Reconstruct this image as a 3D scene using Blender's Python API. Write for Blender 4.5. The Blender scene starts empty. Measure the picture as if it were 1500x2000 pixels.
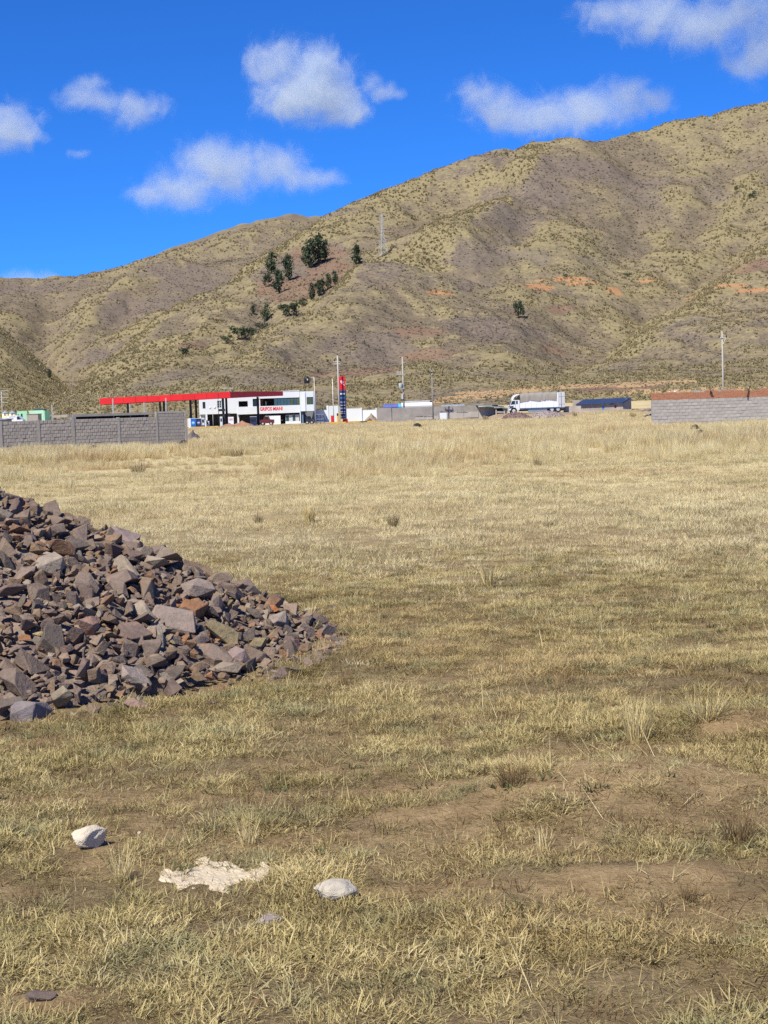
import bpy, bmesh, math, random
import numpy as np
from mathutils import Vector, Matrix, Euler, noise as mnoise

rng = np.random.default_rng(7)
random.seed(7)
SC = bpy.context.scene
COL = SC.collection

# ------------------------------------------------------------------ camera, sky, sun
F_PX, CAM_H = 3000.0, 1.55
PITCH = math.atan(192.0 / F_PX)
ROLL = math.radians(-1.9)
cam_data = bpy.data.cameras.new('camera')
cam = bpy.data.objects.new('camera', cam_data)
COL.objects.link(cam)
cam_data.sensor_fit = 'VERTICAL'
cam_data.sensor_height = 36.0
cam_data.lens = F_PX / 2000.0 * 36.0
cam_data.clip_start = 0.1
cam_data.clip_end = 20000
CAM_M = Matrix.Translation((0, 0, CAM_H)) @ Matrix.Rotation(math.pi / 2 - PITCH, 4, 'X') @ Matrix.Rotation(ROLL, 4, 'Z')
cam.matrix_world = CAM_M
SC.camera = cam
CAM_R = CAM_M.to_3x3()

SUN_EL, SUN_AZ = math.radians(50), math.radians(-147)     # azimuth from +Y, clockwise: sun stands behind, to the left
to_sun = Vector((math.sin(SUN_AZ) * math.cos(SUN_EL), math.cos(SUN_AZ) * math.cos(SUN_EL), math.sin(SUN_EL)))
world = bpy.data.worlds.new('World')
SC.world = world
world.use_nodes = True
wt = world.node_tree
wt.nodes.clear()
sky = wt.nodes.new('ShaderNodeTexSky')
sky.sky_type = 'NISHITA'
sky.sun_disc = False
sky.sun_elevation = SUN_EL
sky.sun_rotation = SUN_AZ % (2 * math.pi)
sky.altitude = 3800
sky.air_density = 1.0
sky.dust_density = 0.0
sky.ozone_density = 3.0
hs = wt.nodes.new('ShaderNodeHueSaturation')
hs.inputs['Saturation'].default_value = 1.0
tint = wt.nodes.new('ShaderNodeMix'); tint.data_type = 'RGBA'; tint.blend_type = 'MULTIPLY'; tint.inputs[0].default_value = 1.0
tint.inputs[7].default_value = (0.15, 0.50, 1.03, 1)
bg = wt.nodes.new('ShaderNodeBackground')
bg.inputs['Strength'].default_value = 0.122
wo = wt.nodes.new('ShaderNodeOutputWorld')
wt.links.new(sky.outputs[0], hs.inputs['Color'])
wt.links.new(hs.outputs[0], tint.inputs[6])
wt.links.new(tint.outputs[2], bg.inputs[0])
wt.links.new(bg.outputs[0], wo.inputs[0])

sun_data = bpy.data.lights.new('sun', 'SUN')
sun_data.energy = 5.0
sun_data.angle = math.radians(0.53)
sun_data.color = (1.0, 0.915, 0.75)
sun = bpy.data.objects.new('sun', sun_data)
COL.objects.link(sun)
sun.rotation_euler = (-to_sun).to_track_quat('-Z', 'Y').to_euler()

SC.view_settings.view_transform = 'Standard'
SC.view_settings.look = 'None'
SC.view_settings.exposure = 0.45
SC.view_settings.gamma = 1
SC.view_settings.use_curve_mapping = False
SC.cycles.volume_bounces = 10
SC.cycles.max_bounces = 12
SC.cycles.diffuse_bounces = 3
SC.cycles.glossy_bounces = 2
SC.cycles.volume_step_rate = 0.6
SC.cycles.volume_max_steps = 256
SC.cycles.use_denoising = False
SC.cycles.use_adaptive_sampling = False

# ------------------------------------------------------------------ helpers
def ray(px, py):
    v = CAM_R @ Vector(((px - 750.0) / F_PX, -(py - 1000.0) / F_PX, -1.0))
    return v / v.y

def pt(px, py, d):
    """World point seen at photo pixel (px, py), d metres ahead."""
    return Vector((0, 0, CAM_H)) + ray(px, py) * d

def on_ground(px, py):
    r = ray(px, py)
    t = -CAM_H / r.z
    return Vector((r.x * t, r.y * t, 0))

def hash2(ix, iy, seed):
    h = (ix.astype(np.int64) * 374761393 + iy.astype(np.int64) * 668265263 + seed * 144665) & 0xffffffff
    h = ((h ^ (h >> 13)) * 1274126177) & 0xffffffff
    return ((h ^ (h >> 16)) & 0xffff) / 65535.0

def vnoise(x, y, seed=0):
    x = np.asarray(x, float); y = np.asarray(y, float)
    ix, iy = np.floor(x), np.floor(y)
    fx, fy = x - ix, y - iy
    fx = fx * fx * fx * (fx * (fx * 6 - 15) + 10); fy = fy * fy * fy * (fy * (fy * 6 - 15) + 10)
    a = hash2(ix, iy, seed); b = hash2(ix + 1, iy, seed); c = hash2(ix, iy + 1, seed); d = hash2(ix + 1, iy + 1, seed)
    return (a * (1 - fx) + b * fx) * (1 - fy) + (c * (1 - fx) + d * fx) * fy

def fbm(x, y, octaves=4, seed=0, gain=0.5):
    s, a, t = 0.0, 1.0, 0.0
    ca, sa = math.cos(0.6), math.sin(0.6)
    for o in range(octaves):
        s = s + a * vnoise(x, y, seed + o * 17); t += a; a *= gain
        x, y = (ca * x - sa * y) * 2.03 + 3.1, (sa * x + ca * y) * 2.03 + 1.7
    return s / t

def sstep(a, b, x):
    t = np.clip((np.asarray(x, float) - a) / (b - a), 0, 1)
    return t * t * (3 - 2 * t)

# patches of bare earth in the near field: (centre px, centre py, half width m, half depth m, mound height m)
BARE = []
for (px, py, w, dd, hgt, amt) in [(1225, 1545, .66, .50, .11, 1.0), (1480, 1432, .35, .40, .10, 1.0), (905, 1590, .42, .20, .015, .9),
                                  (850, 1545, .55, .18, .0, .75), (700, 1640, .70, .16, .0, .65), (1190, 1725, .34, .16, .03, .95), (960, 1735, .55, .12, .0, .7),
                                  (250, 1975, .0, .0, 0, 0), (1370, 1270, .8, .3, .0, .5), (900, 1255, .9, .35, .0, .55), (640, 1330, .8, .3, .0, .5),
                                  (780, 1130, 1.6, .6, .0, .3), (1420, 1225, .6, .3, .0, .5), (1320, 1610, .6, .3, .0, .5), (330, 1560, .7, .22, .0, .5),
                                  (600, 1500, .8, .25, .0, .45), (1050, 1290, .6, .25, .0, .6), (120, 1975, .13, .10, .03, .9)]:
    if w > 0:
        p = on_ground(px, py); BARE.append((p.x, p.y, w, dd, hgt, amt))

PILE_C = (-3.25, 10.5); PILE_R, PILE_H = 2.70, 1.38
def pile_r(x, y):
    a = np.arctan2(y - PILE_C[1], x - PILE_C[0])
    R = PILE_R * (1 + 0.05 * np.sin(3 * a + 1) + 0.03 * np.sin(7 * a))
    return np.hypot(x - PILE_C[0], (y - PILE_C[1]) / 1.15) / R
def pile_h(x, y):
    q = np.clip(1 - pile_r(x, y), 0, 1)
    return PILE_H * (q * 1.02 - 0.02 * q * q) * sstep(0, 0.04, q)

def gz(x, y):
    """Height of the plain."""
    x = np.asarray(x, float); y = np.asarray(y, float)
    near = 1 - sstep(30, 70, np.hypot(x, y))
    z = near * ((fbm(x * 1.1, y * 1.1, 3, 5) - .5) * .07 + (fbm(x * 5, y * 5, 2, 9) - .5) * .022) + (fbm(x * .09, y * .09, 2, 3) - .5) * .18 * sstep(6, 25, y)
    for (cx, cy, w, dd, hg, am) in BARE:
        if hg > 0:
            q = ((x - cx) / (w * 1.1)) ** 2 + ((y - cy) / (dd * 1.1)) ** 2
            z = z + hg * np.exp(-q * 1.2)
    far = sstep(196, 222, y)
    zt = 0.28 + 0.62 * sstep(15.5, 18.5, x)
    z = z + far * zt + sstep(265, 330, y) * 1.6
    return z

def bare_amount(x, y):
    x = np.asarray(x, float); y = np.asarray(y, float)
    b = np.zeros_like(x)
    wob = (fbm(x * 4, y * 4, 3, 21) - .5) * 1.3
    for (cx, cy, w, dd, hg, am) in BARE:
        q = np.sqrt(((x - cx) / w) ** 2 + ((y - cy) / dd) ** 2) + wob
        b = np.maximum(b, am * (1 - sstep(.6, 1.15, q)))
    gen = sstep(.60, .72, fbm(x * 1.1, y * 2.2, 4, 31)) * (1 - sstep(10, 30, y)) * .55
    return np.maximum(b, gen)

# materials -----------------------------------------------------------
def new_mat(name, rough=.85, spec=.2):
    m = bpy.data.materials.new(name); m.use_nodes = True
    b = m.node_tree.nodes['Principled BSDF']
    b.inputs['Roughness'].default_value = rough
    b.inputs['Specular IOR Level'].default_value = spec
    return m, m.node_tree, b

def nd(t, typ, **kw):
    n = t.nodes.new(typ)
    for k, v in kw.items():
        if k.startswith('in_'):
            key = k[3:]
            n.inputs[int(key) if key.isdigit() else key].default_value = v
        else:
            setattr(n, k, v)
    return n

def ramp(t, stops, interp='LINEAR'):
    r = t.nodes.new('ShaderNodeValToRGB'); cr = r.color_ramp; cr.interpolation = interp
    while len(cr.elements) > 1: cr.elements.remove(cr.elements[-1])
    cr.elements[0].position = stops[0][0]; cr.elements[0].color = (*stops[0][1], 1)
    for p, c in stops[1:]:
        e = cr.elements.new(p); e.color = (*c, 1)
    return r

def mixc(t, fac, a, b, blend='MIX'):
    n = t.nodes.new('ShaderNodeMix'); n.data_type = 'RGBA'; n.blend_type = blend
    for sock, v in ((n.inputs[0], fac), (n.inputs[6], a), (n.inputs[7], b)):
        if hasattr(v, 'is_output') or hasattr(v, 'links'): t.links.new(v, sock)
        elif isinstance(v, (tuple, list)): sock.default_value = (*v[:3], 1)
        else: sock.default_value = v
    return n.outputs[2]

def math_n(t, op, a, b=None, clamp=False):
    n = t.nodes.new('ShaderNodeMath'); n.operation = op; n.use_clamp = clamp
    for i, v in enumerate((a, b)):
        if v is None: continue
        if hasattr(v, 'links'): t.links.new(v, n.inputs[i])
        else: n.inputs[i].default_value = v
    return n.outputs[0]

def wpos(t):
    return t.nodes.new('ShaderNodeNewGeometry').outputs['Position']

def noise_n(t, vec, scale, detail=4, rough=.55, dist=0):
    n = nd(t, 'ShaderNodeTexNoise', in_Scale=scale, in_Detail=detail, in_Roughness=rough, in_Distortion=dist)
    if vec is not None: t.links.new(vec, n.inputs['Vector'])
    return n.outputs[0]

_plain = {}
def paint(name, c, rough=.6, spec=.3, var=.18, scale=3.0, metal=0, bump=0.0):
    """A weathered plain colour: base colour with a little dirt."""
    if name in _plain: return _plain[name]
    m, t, b = new_mat(name, rough, spec)
    co = t.nodes.new('ShaderNodeTexCoord').outputs['Object']
    n1 = noise_n(t, co, scale, 6, .65)
    n2 = noise_n(t, co, scale * 7, 3, .6)
    f = math_n(t, 'ADD', math_n(t, 'MULTIPLY', n1, .7), math_n(t, 'MULTIPLY', n2, .3))
    dk = tuple(x * (1 - var * 1.3) for x in c); lt = tuple(min(1, x * (1 + var)) for x in c)
    r = ramp(t, [(.3, dk), (.7, lt)]); t.links.new(f, r.inputs[0])
    oi = t.nodes.new('ShaderNodeObjectInfo')
    k = math_n(t, 'ADD', math_n(t, 'MULTIPLY', oi.outputs['Random'], .16), .92)
    mul = t.nodes.new('ShaderNodeVectorMath'); mul.operation = 'SCALE'
    t.links.new(r.outputs[0], mul.inputs[0]); t.links.new(k, mul.inputs['Scale'])
    t.links.new(mul.outputs[0], b.inputs['Base Color'])
    b.inputs['Metallic'].default_value = metal
    if bump > 0:
        bp = nd(t, 'ShaderNodeBump', in_Strength=.6, in_Distance=bump); t.links.new(n2, bp.inputs['Height']); t.links.new(bp.outputs[0], b.inputs['Normal'])
    _plain[name] = m
    return m

# mesh building --------------------------------------------------------
class MB:
    def __init__(s): s.v = []; s.f = []
    def add(s, verts, faces):
        o = len(s.v); s.v.extend([tuple(v) for v in verts]); s.f.extend([tuple(i + o for i in f) for f in faces]); return s
    def box(s, c, size, rz=0, rx=0, ry=0):
        M = Matrix.Translation(c) @ Euler((rx, ry, rz)).to_matrix().to_4x4()
        hx, hy, hz = size[0] / 2, size[1] / 2, size[2] / 2
        vs = [M @ Vector((x, y, z)) for z in (-hz, hz) for (x, y) in ((-hx, -hy), (hx, -hy), (hx, hy), (-hx, hy))]
        return s.add(vs, [(3, 2, 1, 0), (4, 5, 6, 7), (0, 1, 5, 4), (1, 2, 6, 5), (2, 3, 7, 6), (3, 0, 4, 7)])
    def lohi(s, lo, hi):
        return s.box([(a + b) / 2 for a, b in zip(lo, hi)], [b - a for a, b in zip(lo, hi)])
    def cyl(s, p, q, r0, r1=None, n=8, caps=True):
        p, q = Vector(p), Vector(q); r1 = r0 if r1 is None else r1
        d = (q - p); d.normalize()
        a = d.orthogonal().normalized(); b = d.cross(a)
        vs = []
        for (c, r) in ((p, r0), (q, r1)):
            for i in range(n):
                t = 2 * math.pi * i / n
                vs.append(c + (a * math.cos(t) + b * math.sin(t)) * r)
        fs = [(i, (i + 1) % n, n + (i + 1) % n, n + i) for i in range(n)]
        if caps: fs += [tuple(range(n - 1, -1, -1)), tuple(range(n, 2 * n))]
        return s.add(vs, fs)
    def bar(s, p, q, w):
        return s.cyl(p, q, w * .7, n=4)
    def prism(s, poly, y0, y1):
        """polygon in x,z (counter-clockwise seen from -Y) extruded from y0 to y1"""
        n = len(poly)
        vs = [(x, y0, z) for x, z in poly] + [(x, y1, z) for x, z in poly]
        return s.add(vs, [tuple(range(n)), tuple(range(2 * n - 1, n - 1, -1))] + [(i, n + i, n + (i + 1) % n, (i + 1) % n) for i in range(n)])
    def lathe(s, prof, c=(0, 0, 0), n=16):
        vs = []
        for (r, z) in prof:
            for i in range(n):
                t = 2 * math.pi * i / n; vs.append((c[0] + r * math.cos(t), c[1] + r * math.sin(t), c[2] + z))
        fs = [(k * n + i, k * n + (i + 1) % n, (k + 1) * n + (i + 1) % n, (k + 1) * n + i) for k in range(len(prof) - 1) for i in range(n)]
        fs += [tuple(range(n - 1, -1, -1)), tuple((len(prof) - 1) * n + i for i in range(n))]
        return s.add(vs, fs)
    def holed(s, x0, x1, z0, z1, y0, y1, holes):
        """wall slab (front y0, back y1) with rectangular holes (xa, xb, za, zb)"""
        xs = sorted({x0, x1, *[min(max(h[i], x0), x1) for h in holes for i in (0, 1)]}); zs = sorted({z0, z1, *[min(max(h[i], z0), z1) for h in holes for i in (2, 3)]})
        def solid(i, j):
            if i < 0 or j < 0 or i >= len(xs) - 1 or j >= len(zs) - 1: return False
            cx, cz = (xs[i] + xs[i + 1]) / 2, (zs[j] + zs[j + 1]) / 2
            return not any(h[0] < cx < h[1] and h[2] < cz < h[3] for h in holes)
        for i in range(len(xs) - 1):
            for j in range(len(zs) - 1):
                if not solid(i, j): continue
                a, b, c, d = xs[i], xs[i + 1], zs[j], zs[j + 1]
                s.add([(a, y0, c), (b, y0, c), (b, y0, d), (a, y0, d)], [(0, 1, 2, 3)])
                s.add([(a, y1, c), (b, y1, c), (b, y1, d), (a, y1, d)], [(3, 2, 1, 0)])
                if not solid(i - 1, j): s.add([(a, y0, c), (a, y0, d), (a, y1, d), (a, y1, c)], [(0, 1, 2, 3)])
                if not solid(i + 1, j): s.add([(b, y0, c), (b, y1, c), (b, y1, d), (b, y0, d)], [(0, 1, 2, 3)])
                if not solid(i, j - 1): s.add([(a, y0, c), (a, y1, c), (b, y1, c), (b, y0, c)], [(0, 1, 2, 3)])
                if not solid(i, j + 1): s.add([(a, y0, d), (b, y0, d), (b, y1, d), (a, y1, d)], [(0, 1, 2, 3)])
        return s
    def mesh(s, name, mat, smooth=False):
        me = bpy.data.meshes.new(name); me.from_pydata(s.v, [], s.f); me.update()
        if mat: me.materials.append(mat)
        if smooth: me.polygons.foreach_set('use_smooth', [True] * len(me.polygons))
        return me
    def build(s, name, mat, parent=None, smooth=False, rel=True):
        """one object; with a parent the vertices are world positions re-based on the parent"""
        if parent is not None and rel:
            iv = parent_world(parent).inverted(); s.v = [tuple(iv @ Vector(v)) for v in s.v]
        return link(name, s.mesh(name, mat, smooth), parent)

def parent_world(o):
    M = o.matrix_basis.copy()
    while o.parent is not None:
        o = o.parent; M = o.matrix_basis @ M
    return M

def link(name, data, parent=None, loc=None):
    o = bpy.data.objects.new(name, data); COL.objects.link(o)
    if parent is not None: o.parent = parent
    if loc is not None: o.location = loc
    return o

def tag(o, label, cat, group=None):
    o['label'] = label; o['category'] = cat; o['kind'] = 'thing'
    if group: o['group'] = group
    return o

def thing(name, loc, label, cat, group=None, rz=0):
    o = link(name, None, None, loc); o.rotation_euler = (0, 0, rz)
    return tag(o, label, cat, group)

def np_mesh(name, V, Fq, mat, smooth=True, attrs=None):
    me = bpy.data.meshes.new(name)
    me.vertices.add(len(V)); me.vertices.foreach_set('co', np.asarray(V, np.float32).ravel())
    k = Fq.shape[1]; nf = len(Fq)
    me.loops.add(nf * k); me.polygons.add(nf)
    me.loops.foreach_set('vertex_index', Fq.astype(np.int32).ravel())
    me.polygons.foreach_set('loop_start', np.arange(0, nf * k, k, dtype=np.int32))
    me.polygons.foreach_set('use_smooth', np.full(nf, smooth))
    for an, av in (attrs or {}).items():
        a = me.attributes.new(an, 'FLOAT', 'POINT'); a.data.foreach_set('value', np.asarray(av, np.float32))
    me.update(calc_edges=True)
    if mat: me.materials.append(mat)
    return me

def grid_faces(nr, nc, wrap=False):
    r = np.arange(nr - 1)[:, None]; c = np.arange(nc if wrap else nc - 1)[None, :]
    c2 = (c + 1) % nc
    a = r * nc + c; b = r * nc + c2; d = (r + 1) * nc + c; e = (r + 1) * nc + c2
    return np.stack([a, b, e, d], -1).reshape(-1, 4)

# ------------------------------------------------------------------ ground
def ground_material():
    m, t, b = new_mat('dry_pasture_soil', .95, .05)
    P = wpos(t)
    at = nd(t, 'ShaderNodeAttribute', attribute_name='bare'); ds = nd(t, 'ShaderNodeAttribute', attribute_name='dist')
    n_f = noise_n(t, P, 45, 6, .7); n_m = noise_n(t, P, 6, 6, .65); n_l = noise_n(t, P, .35, 5, .6)
    soil = ramp(t, [(.3, (.085, .060, .034)), (.5, (.18, .13, .075)), (.72, (.30, .225, .135))]); t.links.new(math_n(t, 'ADD', math_n(t, 'MULTIPLY', n_f, .5), math_n(t, 'MULTIPLY', n_m, .5)), soil.inputs[0])
    bsoil = ramp(t, [(.3, (.165, .112, .058)), (.5, (.335, .24, .13)), (.72, (.49, .37, .21))]); t.links.new(math_n(t, 'ADD', math_n(t, 'MULTIPLY', n_f, .4), math_n(t, 'MULTIPLY', n_m, .6)), bsoil.inputs[0])
    thatch = ramp(t, [(.32, (.14, .108, .058)), (.5, (.275, .215, .118)), (.68, (.44, .36, .205))]); t.links.new(math_n(t, 'ADD', math_n(t, 'MULTIPLY', n_f, .55), math_n(t, 'MULTIPLY', n_l, .45)), thatch.inputs[0])
    far = ramp(t, [(.3, (.36, .295, .165)), (.55, (.52, .44, .255)), (.75, (.62, .53, .32))]); t.links.new(math_n(t, 'ADD', math_n(t, 'MULTIPLY', n_m, .4), math_n(t, 'MULTIPLY', n_l, .6)), far.inputs[0])
    c = mixc(t, math_n(t, 'MULTIPLY', n_m, .9), soil.outputs[0], thatch.outputs[0])
    c = mixc(t, at.outputs['Fac'], c, bsoil.outputs[0])
    c = mixc(t, ds.outputs['Fac'], c, far.outputs[0])
    tr = nd(t, 'ShaderNodeAttribute', attribute_name='track')
    dirt = ramp(t, [(.3, (.23, .17, .12)), (.7, (.36, .275, .20))]); t.links.new(n_m, dirt.inputs[0])
    c = mixc(t, tr.outputs['Fac'], c, dirt.outputs[0])
    t.links.new(c, b.inputs['Base Color'])
    bp = nd(t, 'ShaderNodeBump', in_Strength=1.0, in_Distance=.022)
    t.links.new(math_n(t, 'ADD', n_f, math_n(t, 'MULTIPLY', n_m, 1.5)), bp.inputs['Height']); t.links.new(bp.outputs[0], b.inputs['Normal'])
    return m

def build_ground():
    ang = np.concatenate([np.linspace(-20, 20, 460)[:-1], np.linspace(20, 340, 120)[:-1]]) * math.pi / 180
    rad = np.concatenate([[0.3, 1.0, 2.0], np.geomspace(3.0, 420, 620), np.geomspace(460, 9000, 14)])
    A, R = np.meshgrid(ang, rad); X = np.sin(A) * R; Y = np.cos(A) * R
    Z = gz(X, Y)
    bare = bare_amount(X, Y)
    dist = sstep(12, 34, Y)
    # dirt road and yards beyond the pasture
    wob = (fbm(X * .25, Y * .25, 3, 77) - .5) * 14
    track = sstep(203, 209, Y + wob * .6) * (1 - sstep(262, 275, Y + wob)) * sstep(-40, -34, X)
    track = track * (.55 + .45 * sstep(.35, .55, fbm(X * .5, Y * .2, 3, 78)))
    V = np.stack([X, Y, Z], -1).reshape(-1, 3)
    F = grid_faces(len(rad), len(ang), wrap=True)[:, ::-1]
    me = np_mesh('ground', V, F, ground_material(), True, {'bare': bare.ravel(), 'dist': dist.ravel(), 'track': track.ravel()})
    o = link('ground', me); o['kind'] = 'structure'
build_ground()

# ------------------------------------------------------------------ hills
def tps(points):
    P = np.array([(p.x, p.y) for p in points]) / 300.0; z = np.array([p.z for p in points])
    n = len(P)
    def U(r2): return np.where(r2 > 1e-12, r2 * np.log(np.maximum(r2, 1e-12)), 0) * .5
    K = U(((P[:, None] - P[None]) ** 2).sum(-1)) + np.eye(n) * 2e-3
    Q = np.concatenate([np.ones((n, 1)), P], 1)
    M = np.zeros((n + 3, n + 3)); M[:n, :n] = K; M[:n, n:] = Q; M[n:, :n] = Q.T
    w = np.linalg.solve(M, np.concatenate([z, np.zeros(3)]))
    def f(X, Y):
        q = np.stack([X.ravel(), Y.ravel()], -1) / 300.0
        out = np.empty(len(q))
        for i in range(0, len(q), 20000):
            s = q[i:i + 20000]
            r2 = ((s[:, None] - P[None]) ** 2).sum(-1)
            out[i:i + 20000] = U(r2) @ w[:n] + w[n] + s @ w[n + 1:]
        return out.reshape(X.shape)
    return f

crestA = [(635, 420, 900), (680, 402, 910), (740, 370, 930), (800, 352, 950), (850, 335, 960), (910, 312, 980), (985, 297, 1000), (1050, 288, 1010), (1130, 274, 1030),
          (1200, 265, 1040), (1280, 248, 1060), (1350, 232, 1080), (1420, 212, 1090), (1500, 190, 1100), (1600, 165, 1120), (1750, 140, 1150), (1950, 120, 1200)]
leftA = [(560, 465, 850), (500, 510, 800), (430, 560, 740), (360, 610, 690), (300, 650, 650), (240, 700, 600), (180, 745, 550), (130, 780, 510), (90, 800, 480)]
spur = [(860, 528, 645), (820, 514, 650), (780, 502, 655), (748, 498, 650), (720, 507, 640), (690, 524, 630), (668, 546, 612), (632, 576, 590), (580, 612, 560), (540, 632, 540), (492, 660, 515),
        (448, 676, 495), (380, 688, 475), (324, 704, 455), (250, 738, 428), (180, 768, 408), (110, 797, 392)]
faceA = [(700, 515, 710), (660, 528, 720), (620, 527, 745), (560, 550, 720), (545, 577, 690), (520, 635, 625), (560, 605, 640), (440, 668, 560), (360, 692, 520), (620, 480, 810), (560, 500, 780), (600, 560, 690),
         (400, 640, 620), (300, 690, 560), (250, 712, 520), (200, 747, 480), (700, 450, 840), (760, 470, 780), (470, 590, 690),
         (100, 803, 372), (300, 778, 375), (500, 768, 385), (700, 768, 375), (900, 768, 370), (1100, 760, 368), (1300, 750, 362), (1500, 742, 360), (1700, 735, 360), (1950, 725, 360),
         (500, 720, 445), (600, 680, 468), (700, 640, 500), (700, 580, 555), (800, 600, 560), (800, 680, 470), (900, 600, 578), (900, 680, 478), (950, 545, 655), (1000, 620, 570), (1000, 700, 465),
         (1100, 556, 655), (1100, 640, 560), (1100, 450, 790), (1110, 350, 925), (1000, 420, 830), (900, 420, 820), (850, 470, 745), (900, 360, 925), (1200, 560, 668), (1200, 450, 800), (1200, 330, 950), (1150, 700, 465),
         (1300, 300, 1010), (1300, 420, 870), (1300, 520, 740), (1060, 330, 925), (960, 395, 830), (880, 462, 740), (900, 395, 895), (820, 440, 850), (1140, 292, 985), (1230, 310, 985), (1050, 305, 985),
         (1500, 400, 860), (1440, 470, 780), (1385, 530, 720), (1305, 600, 650), (1235, 650, 585), (1160, 710, 475), (1500, 300, 980), (1400, 300, 1000), (1420, 380, 900),
         (1520, 480, 690), (1440, 540, 640), (1350, 605, 590), (1270, 660, 535), (1205, 695, 492), (1500, 600, 550), (1500, 680, 450), (1420, 650, 495), (1350, 700, 425), (1650, 450, 700), (1650, 600, 560), (1800, 300, 950), (1800, 500, 650)]
ptsA = [pt(*c) for c in crestA + leftA + spur + faceA]
for c in crestA:
    p = pt(*c)
    ptsA.append(Vector((p.x * 1.12, p.y * 1.15, p.z - 25))); ptsA.append(Vector((p.x * 1.4, p.y * 1.5, p.z - 90)))
for c in leftA:
    p = pt(*c); ptsA.append(Vector((p.x - 45, p.y + 70, p.z - 32))); ptsA.append(Vector((p.x - 140, p.y + 190, p.z - 110)))
for c in [(748, 498, 650), (668, 546, 612), (580, 612, 560), (492, 660, 515), (380, 688, 475), (820, 514, 650)]:
    p = pt(*c); ptsA.append(Vector((p.x * 1.04, p.y * 1.06, p.z - 5.5)))
for x in (-250, -170, -100, 0, 80, 160, 260):
    ptsA.append(Vector((x, 300, -6)))
crestB = [(-250, 500, 1800), (-120, 530, 1800), (0, 540, 1800), (60, 546, 1800), (130, 544, 1800), (200, 536, 1800), (270, 516, 1800), (350, 481, 1800), (430, 448, 1800), (480, 433, 1800), (550, 424, 1800), (600, 420, 1800), (650, 428, 1780),
          (750, 460, 1750), (900, 530, 1700)]
faceB = [(440, 540, 1390), (350, 531, 1400), (290, 545, 1380), (240, 575, 1330), (180, 625, 1250), (120, 680, 1150), (350, 518, 1530), (250, 552, 1480), (430, 505, 1580), (90, 600, 1430), (95, 640, 1290), (60, 690, 1130),
         (0, 600, 1480), (30, 570, 1620), (0, 650, 1230), (300, 620, 1160), (200, 700, 1000), (300, 660, 1050), (400, 600, 1230), (150, 770, 800), (80, 765, 820), (100, 735, 950), (600, 500, 1400), (800, 560, 1300), (-120, 600, 1480), (-250, 580, 1500), (550, 470, 1600),
         (0, 745, 850), (-150, 740, 850), (200, 600, 1380)]
ptsB = [pt(*c) for c in crestB + faceB]
for c in crestB:
    p = pt(*c); ptsB.append(Vector((p.x * 1.1, p.y * 1.15, p.z - 60)))
for x in (-300, -200, -100, 0): ptsB.append(Vector((x, 640, -10)))
ridgeD = [(-250, 560, 1000), (-100, 612, 960), (0, 655, 900), (30, 671, 850), (60, 696, 780), (90, 730, 690), (112, 766, 610), (128, 797, 550)]
faceD = [(0, 720, 640), (50, 760, 580), (0, 792, 470), (90, 800, 500), (-150, 790, 460), (-100, 700, 640), (-250, 680, 640)]
ptsD = [pt(*c) for c in ridgeD + faceD]
for c in ridgeD:
    p = pt(*c); ptsD.append(Vector((p.x + 12, p.y + 70, p.z - 25))); ptsD.append(Vector((p.x + 40, p.y + 200, p.z - 90)))
for x in (-160, -100, -60): ptsD.append(Vector((x, 400, -8)))
fA, fB, fD = tps(ptsA), tps(ptsB), tps(ptsD)

def hill_noise(X, Y, amp):
    warp = fbm(X / 90, Y / 90, 3, 51) * 60
    gully = np.abs(fbm((X + warp) / 46, (Y * .55) / 70, 4, 41) - .5) * 2
    return amp * ((fbm(X / 70, Y / 70, 4, 61) - .5) * 9 + (gully - .35) * 7.5 + (fbm(X / 14, Y / 14, 3, 66) - .5) * 2.6 + (fbm(X / 4.5, Y / 4.5, 2, 69) - .5) * .9)

CARVE = [  # drainage lines (negative) and ridge lines (positive): path, height, half width
    ([(1560, 330, 930), (1500, 400, 860), (1440, 470, 780), (1385, 530, 720), (1305, 600, 650), (1235, 650, 585), (1160, 710, 475)], -9, 13),
    ([(1520, 480, 690), (1440, 540, 640), (1350, 605, 590), (1270, 660, 535), (1205, 695, 492)], 5, 13),
    ([(700, 520, 692), (640, 555, 640), (590, 600, 597), (520, 645, 553), (450, 680, 516), (380, 693, 494), (324, 706, 474)], -7, 9),
    (leftA[1:8], 4.5, 9), (spur[5:14], 2.5, 8),
    ([(110, 560, 1550), (90, 600, 1430), (95, 640, 1290), (60, 690, 1130), (90, 740, 930)], -18, 24),
    ([(440, 540, 1390), (350, 531, 1400), (290, 545, 1380), (240, 575, 1330), (180, 625, 1250), (120, 680, 1150)], 11, 24),
    ([(1140, 292, 985), (1060, 330, 925), (960, 395, 830), (880, 462, 740)], 7, 18), ([(910, 385, 910), (820, 440, 850), (775, 485, 785)], -9, 16),
    ([(1235, 315, 980), (1270, 400, 890), (1235, 470, 790), (1180, 530, 712)], -7, 15), ([(1030, 440, 800), (960, 500, 715), (930, 545, 655)], -6, 12), ([(1130, 600, 605), (1090, 680, 495), (1060, 730, 415)], -5, 11),
    ([(830, 560, 605), (760, 640, 515), (720, 720, 430)], -4.5, 10), ([(640, 650, 505), (600, 720, 440), (590, 755, 400)], -4, 9), ([(1420, 330, 960), (1400, 400, 880), (1340, 470, 800)], -7, 14)]
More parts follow.
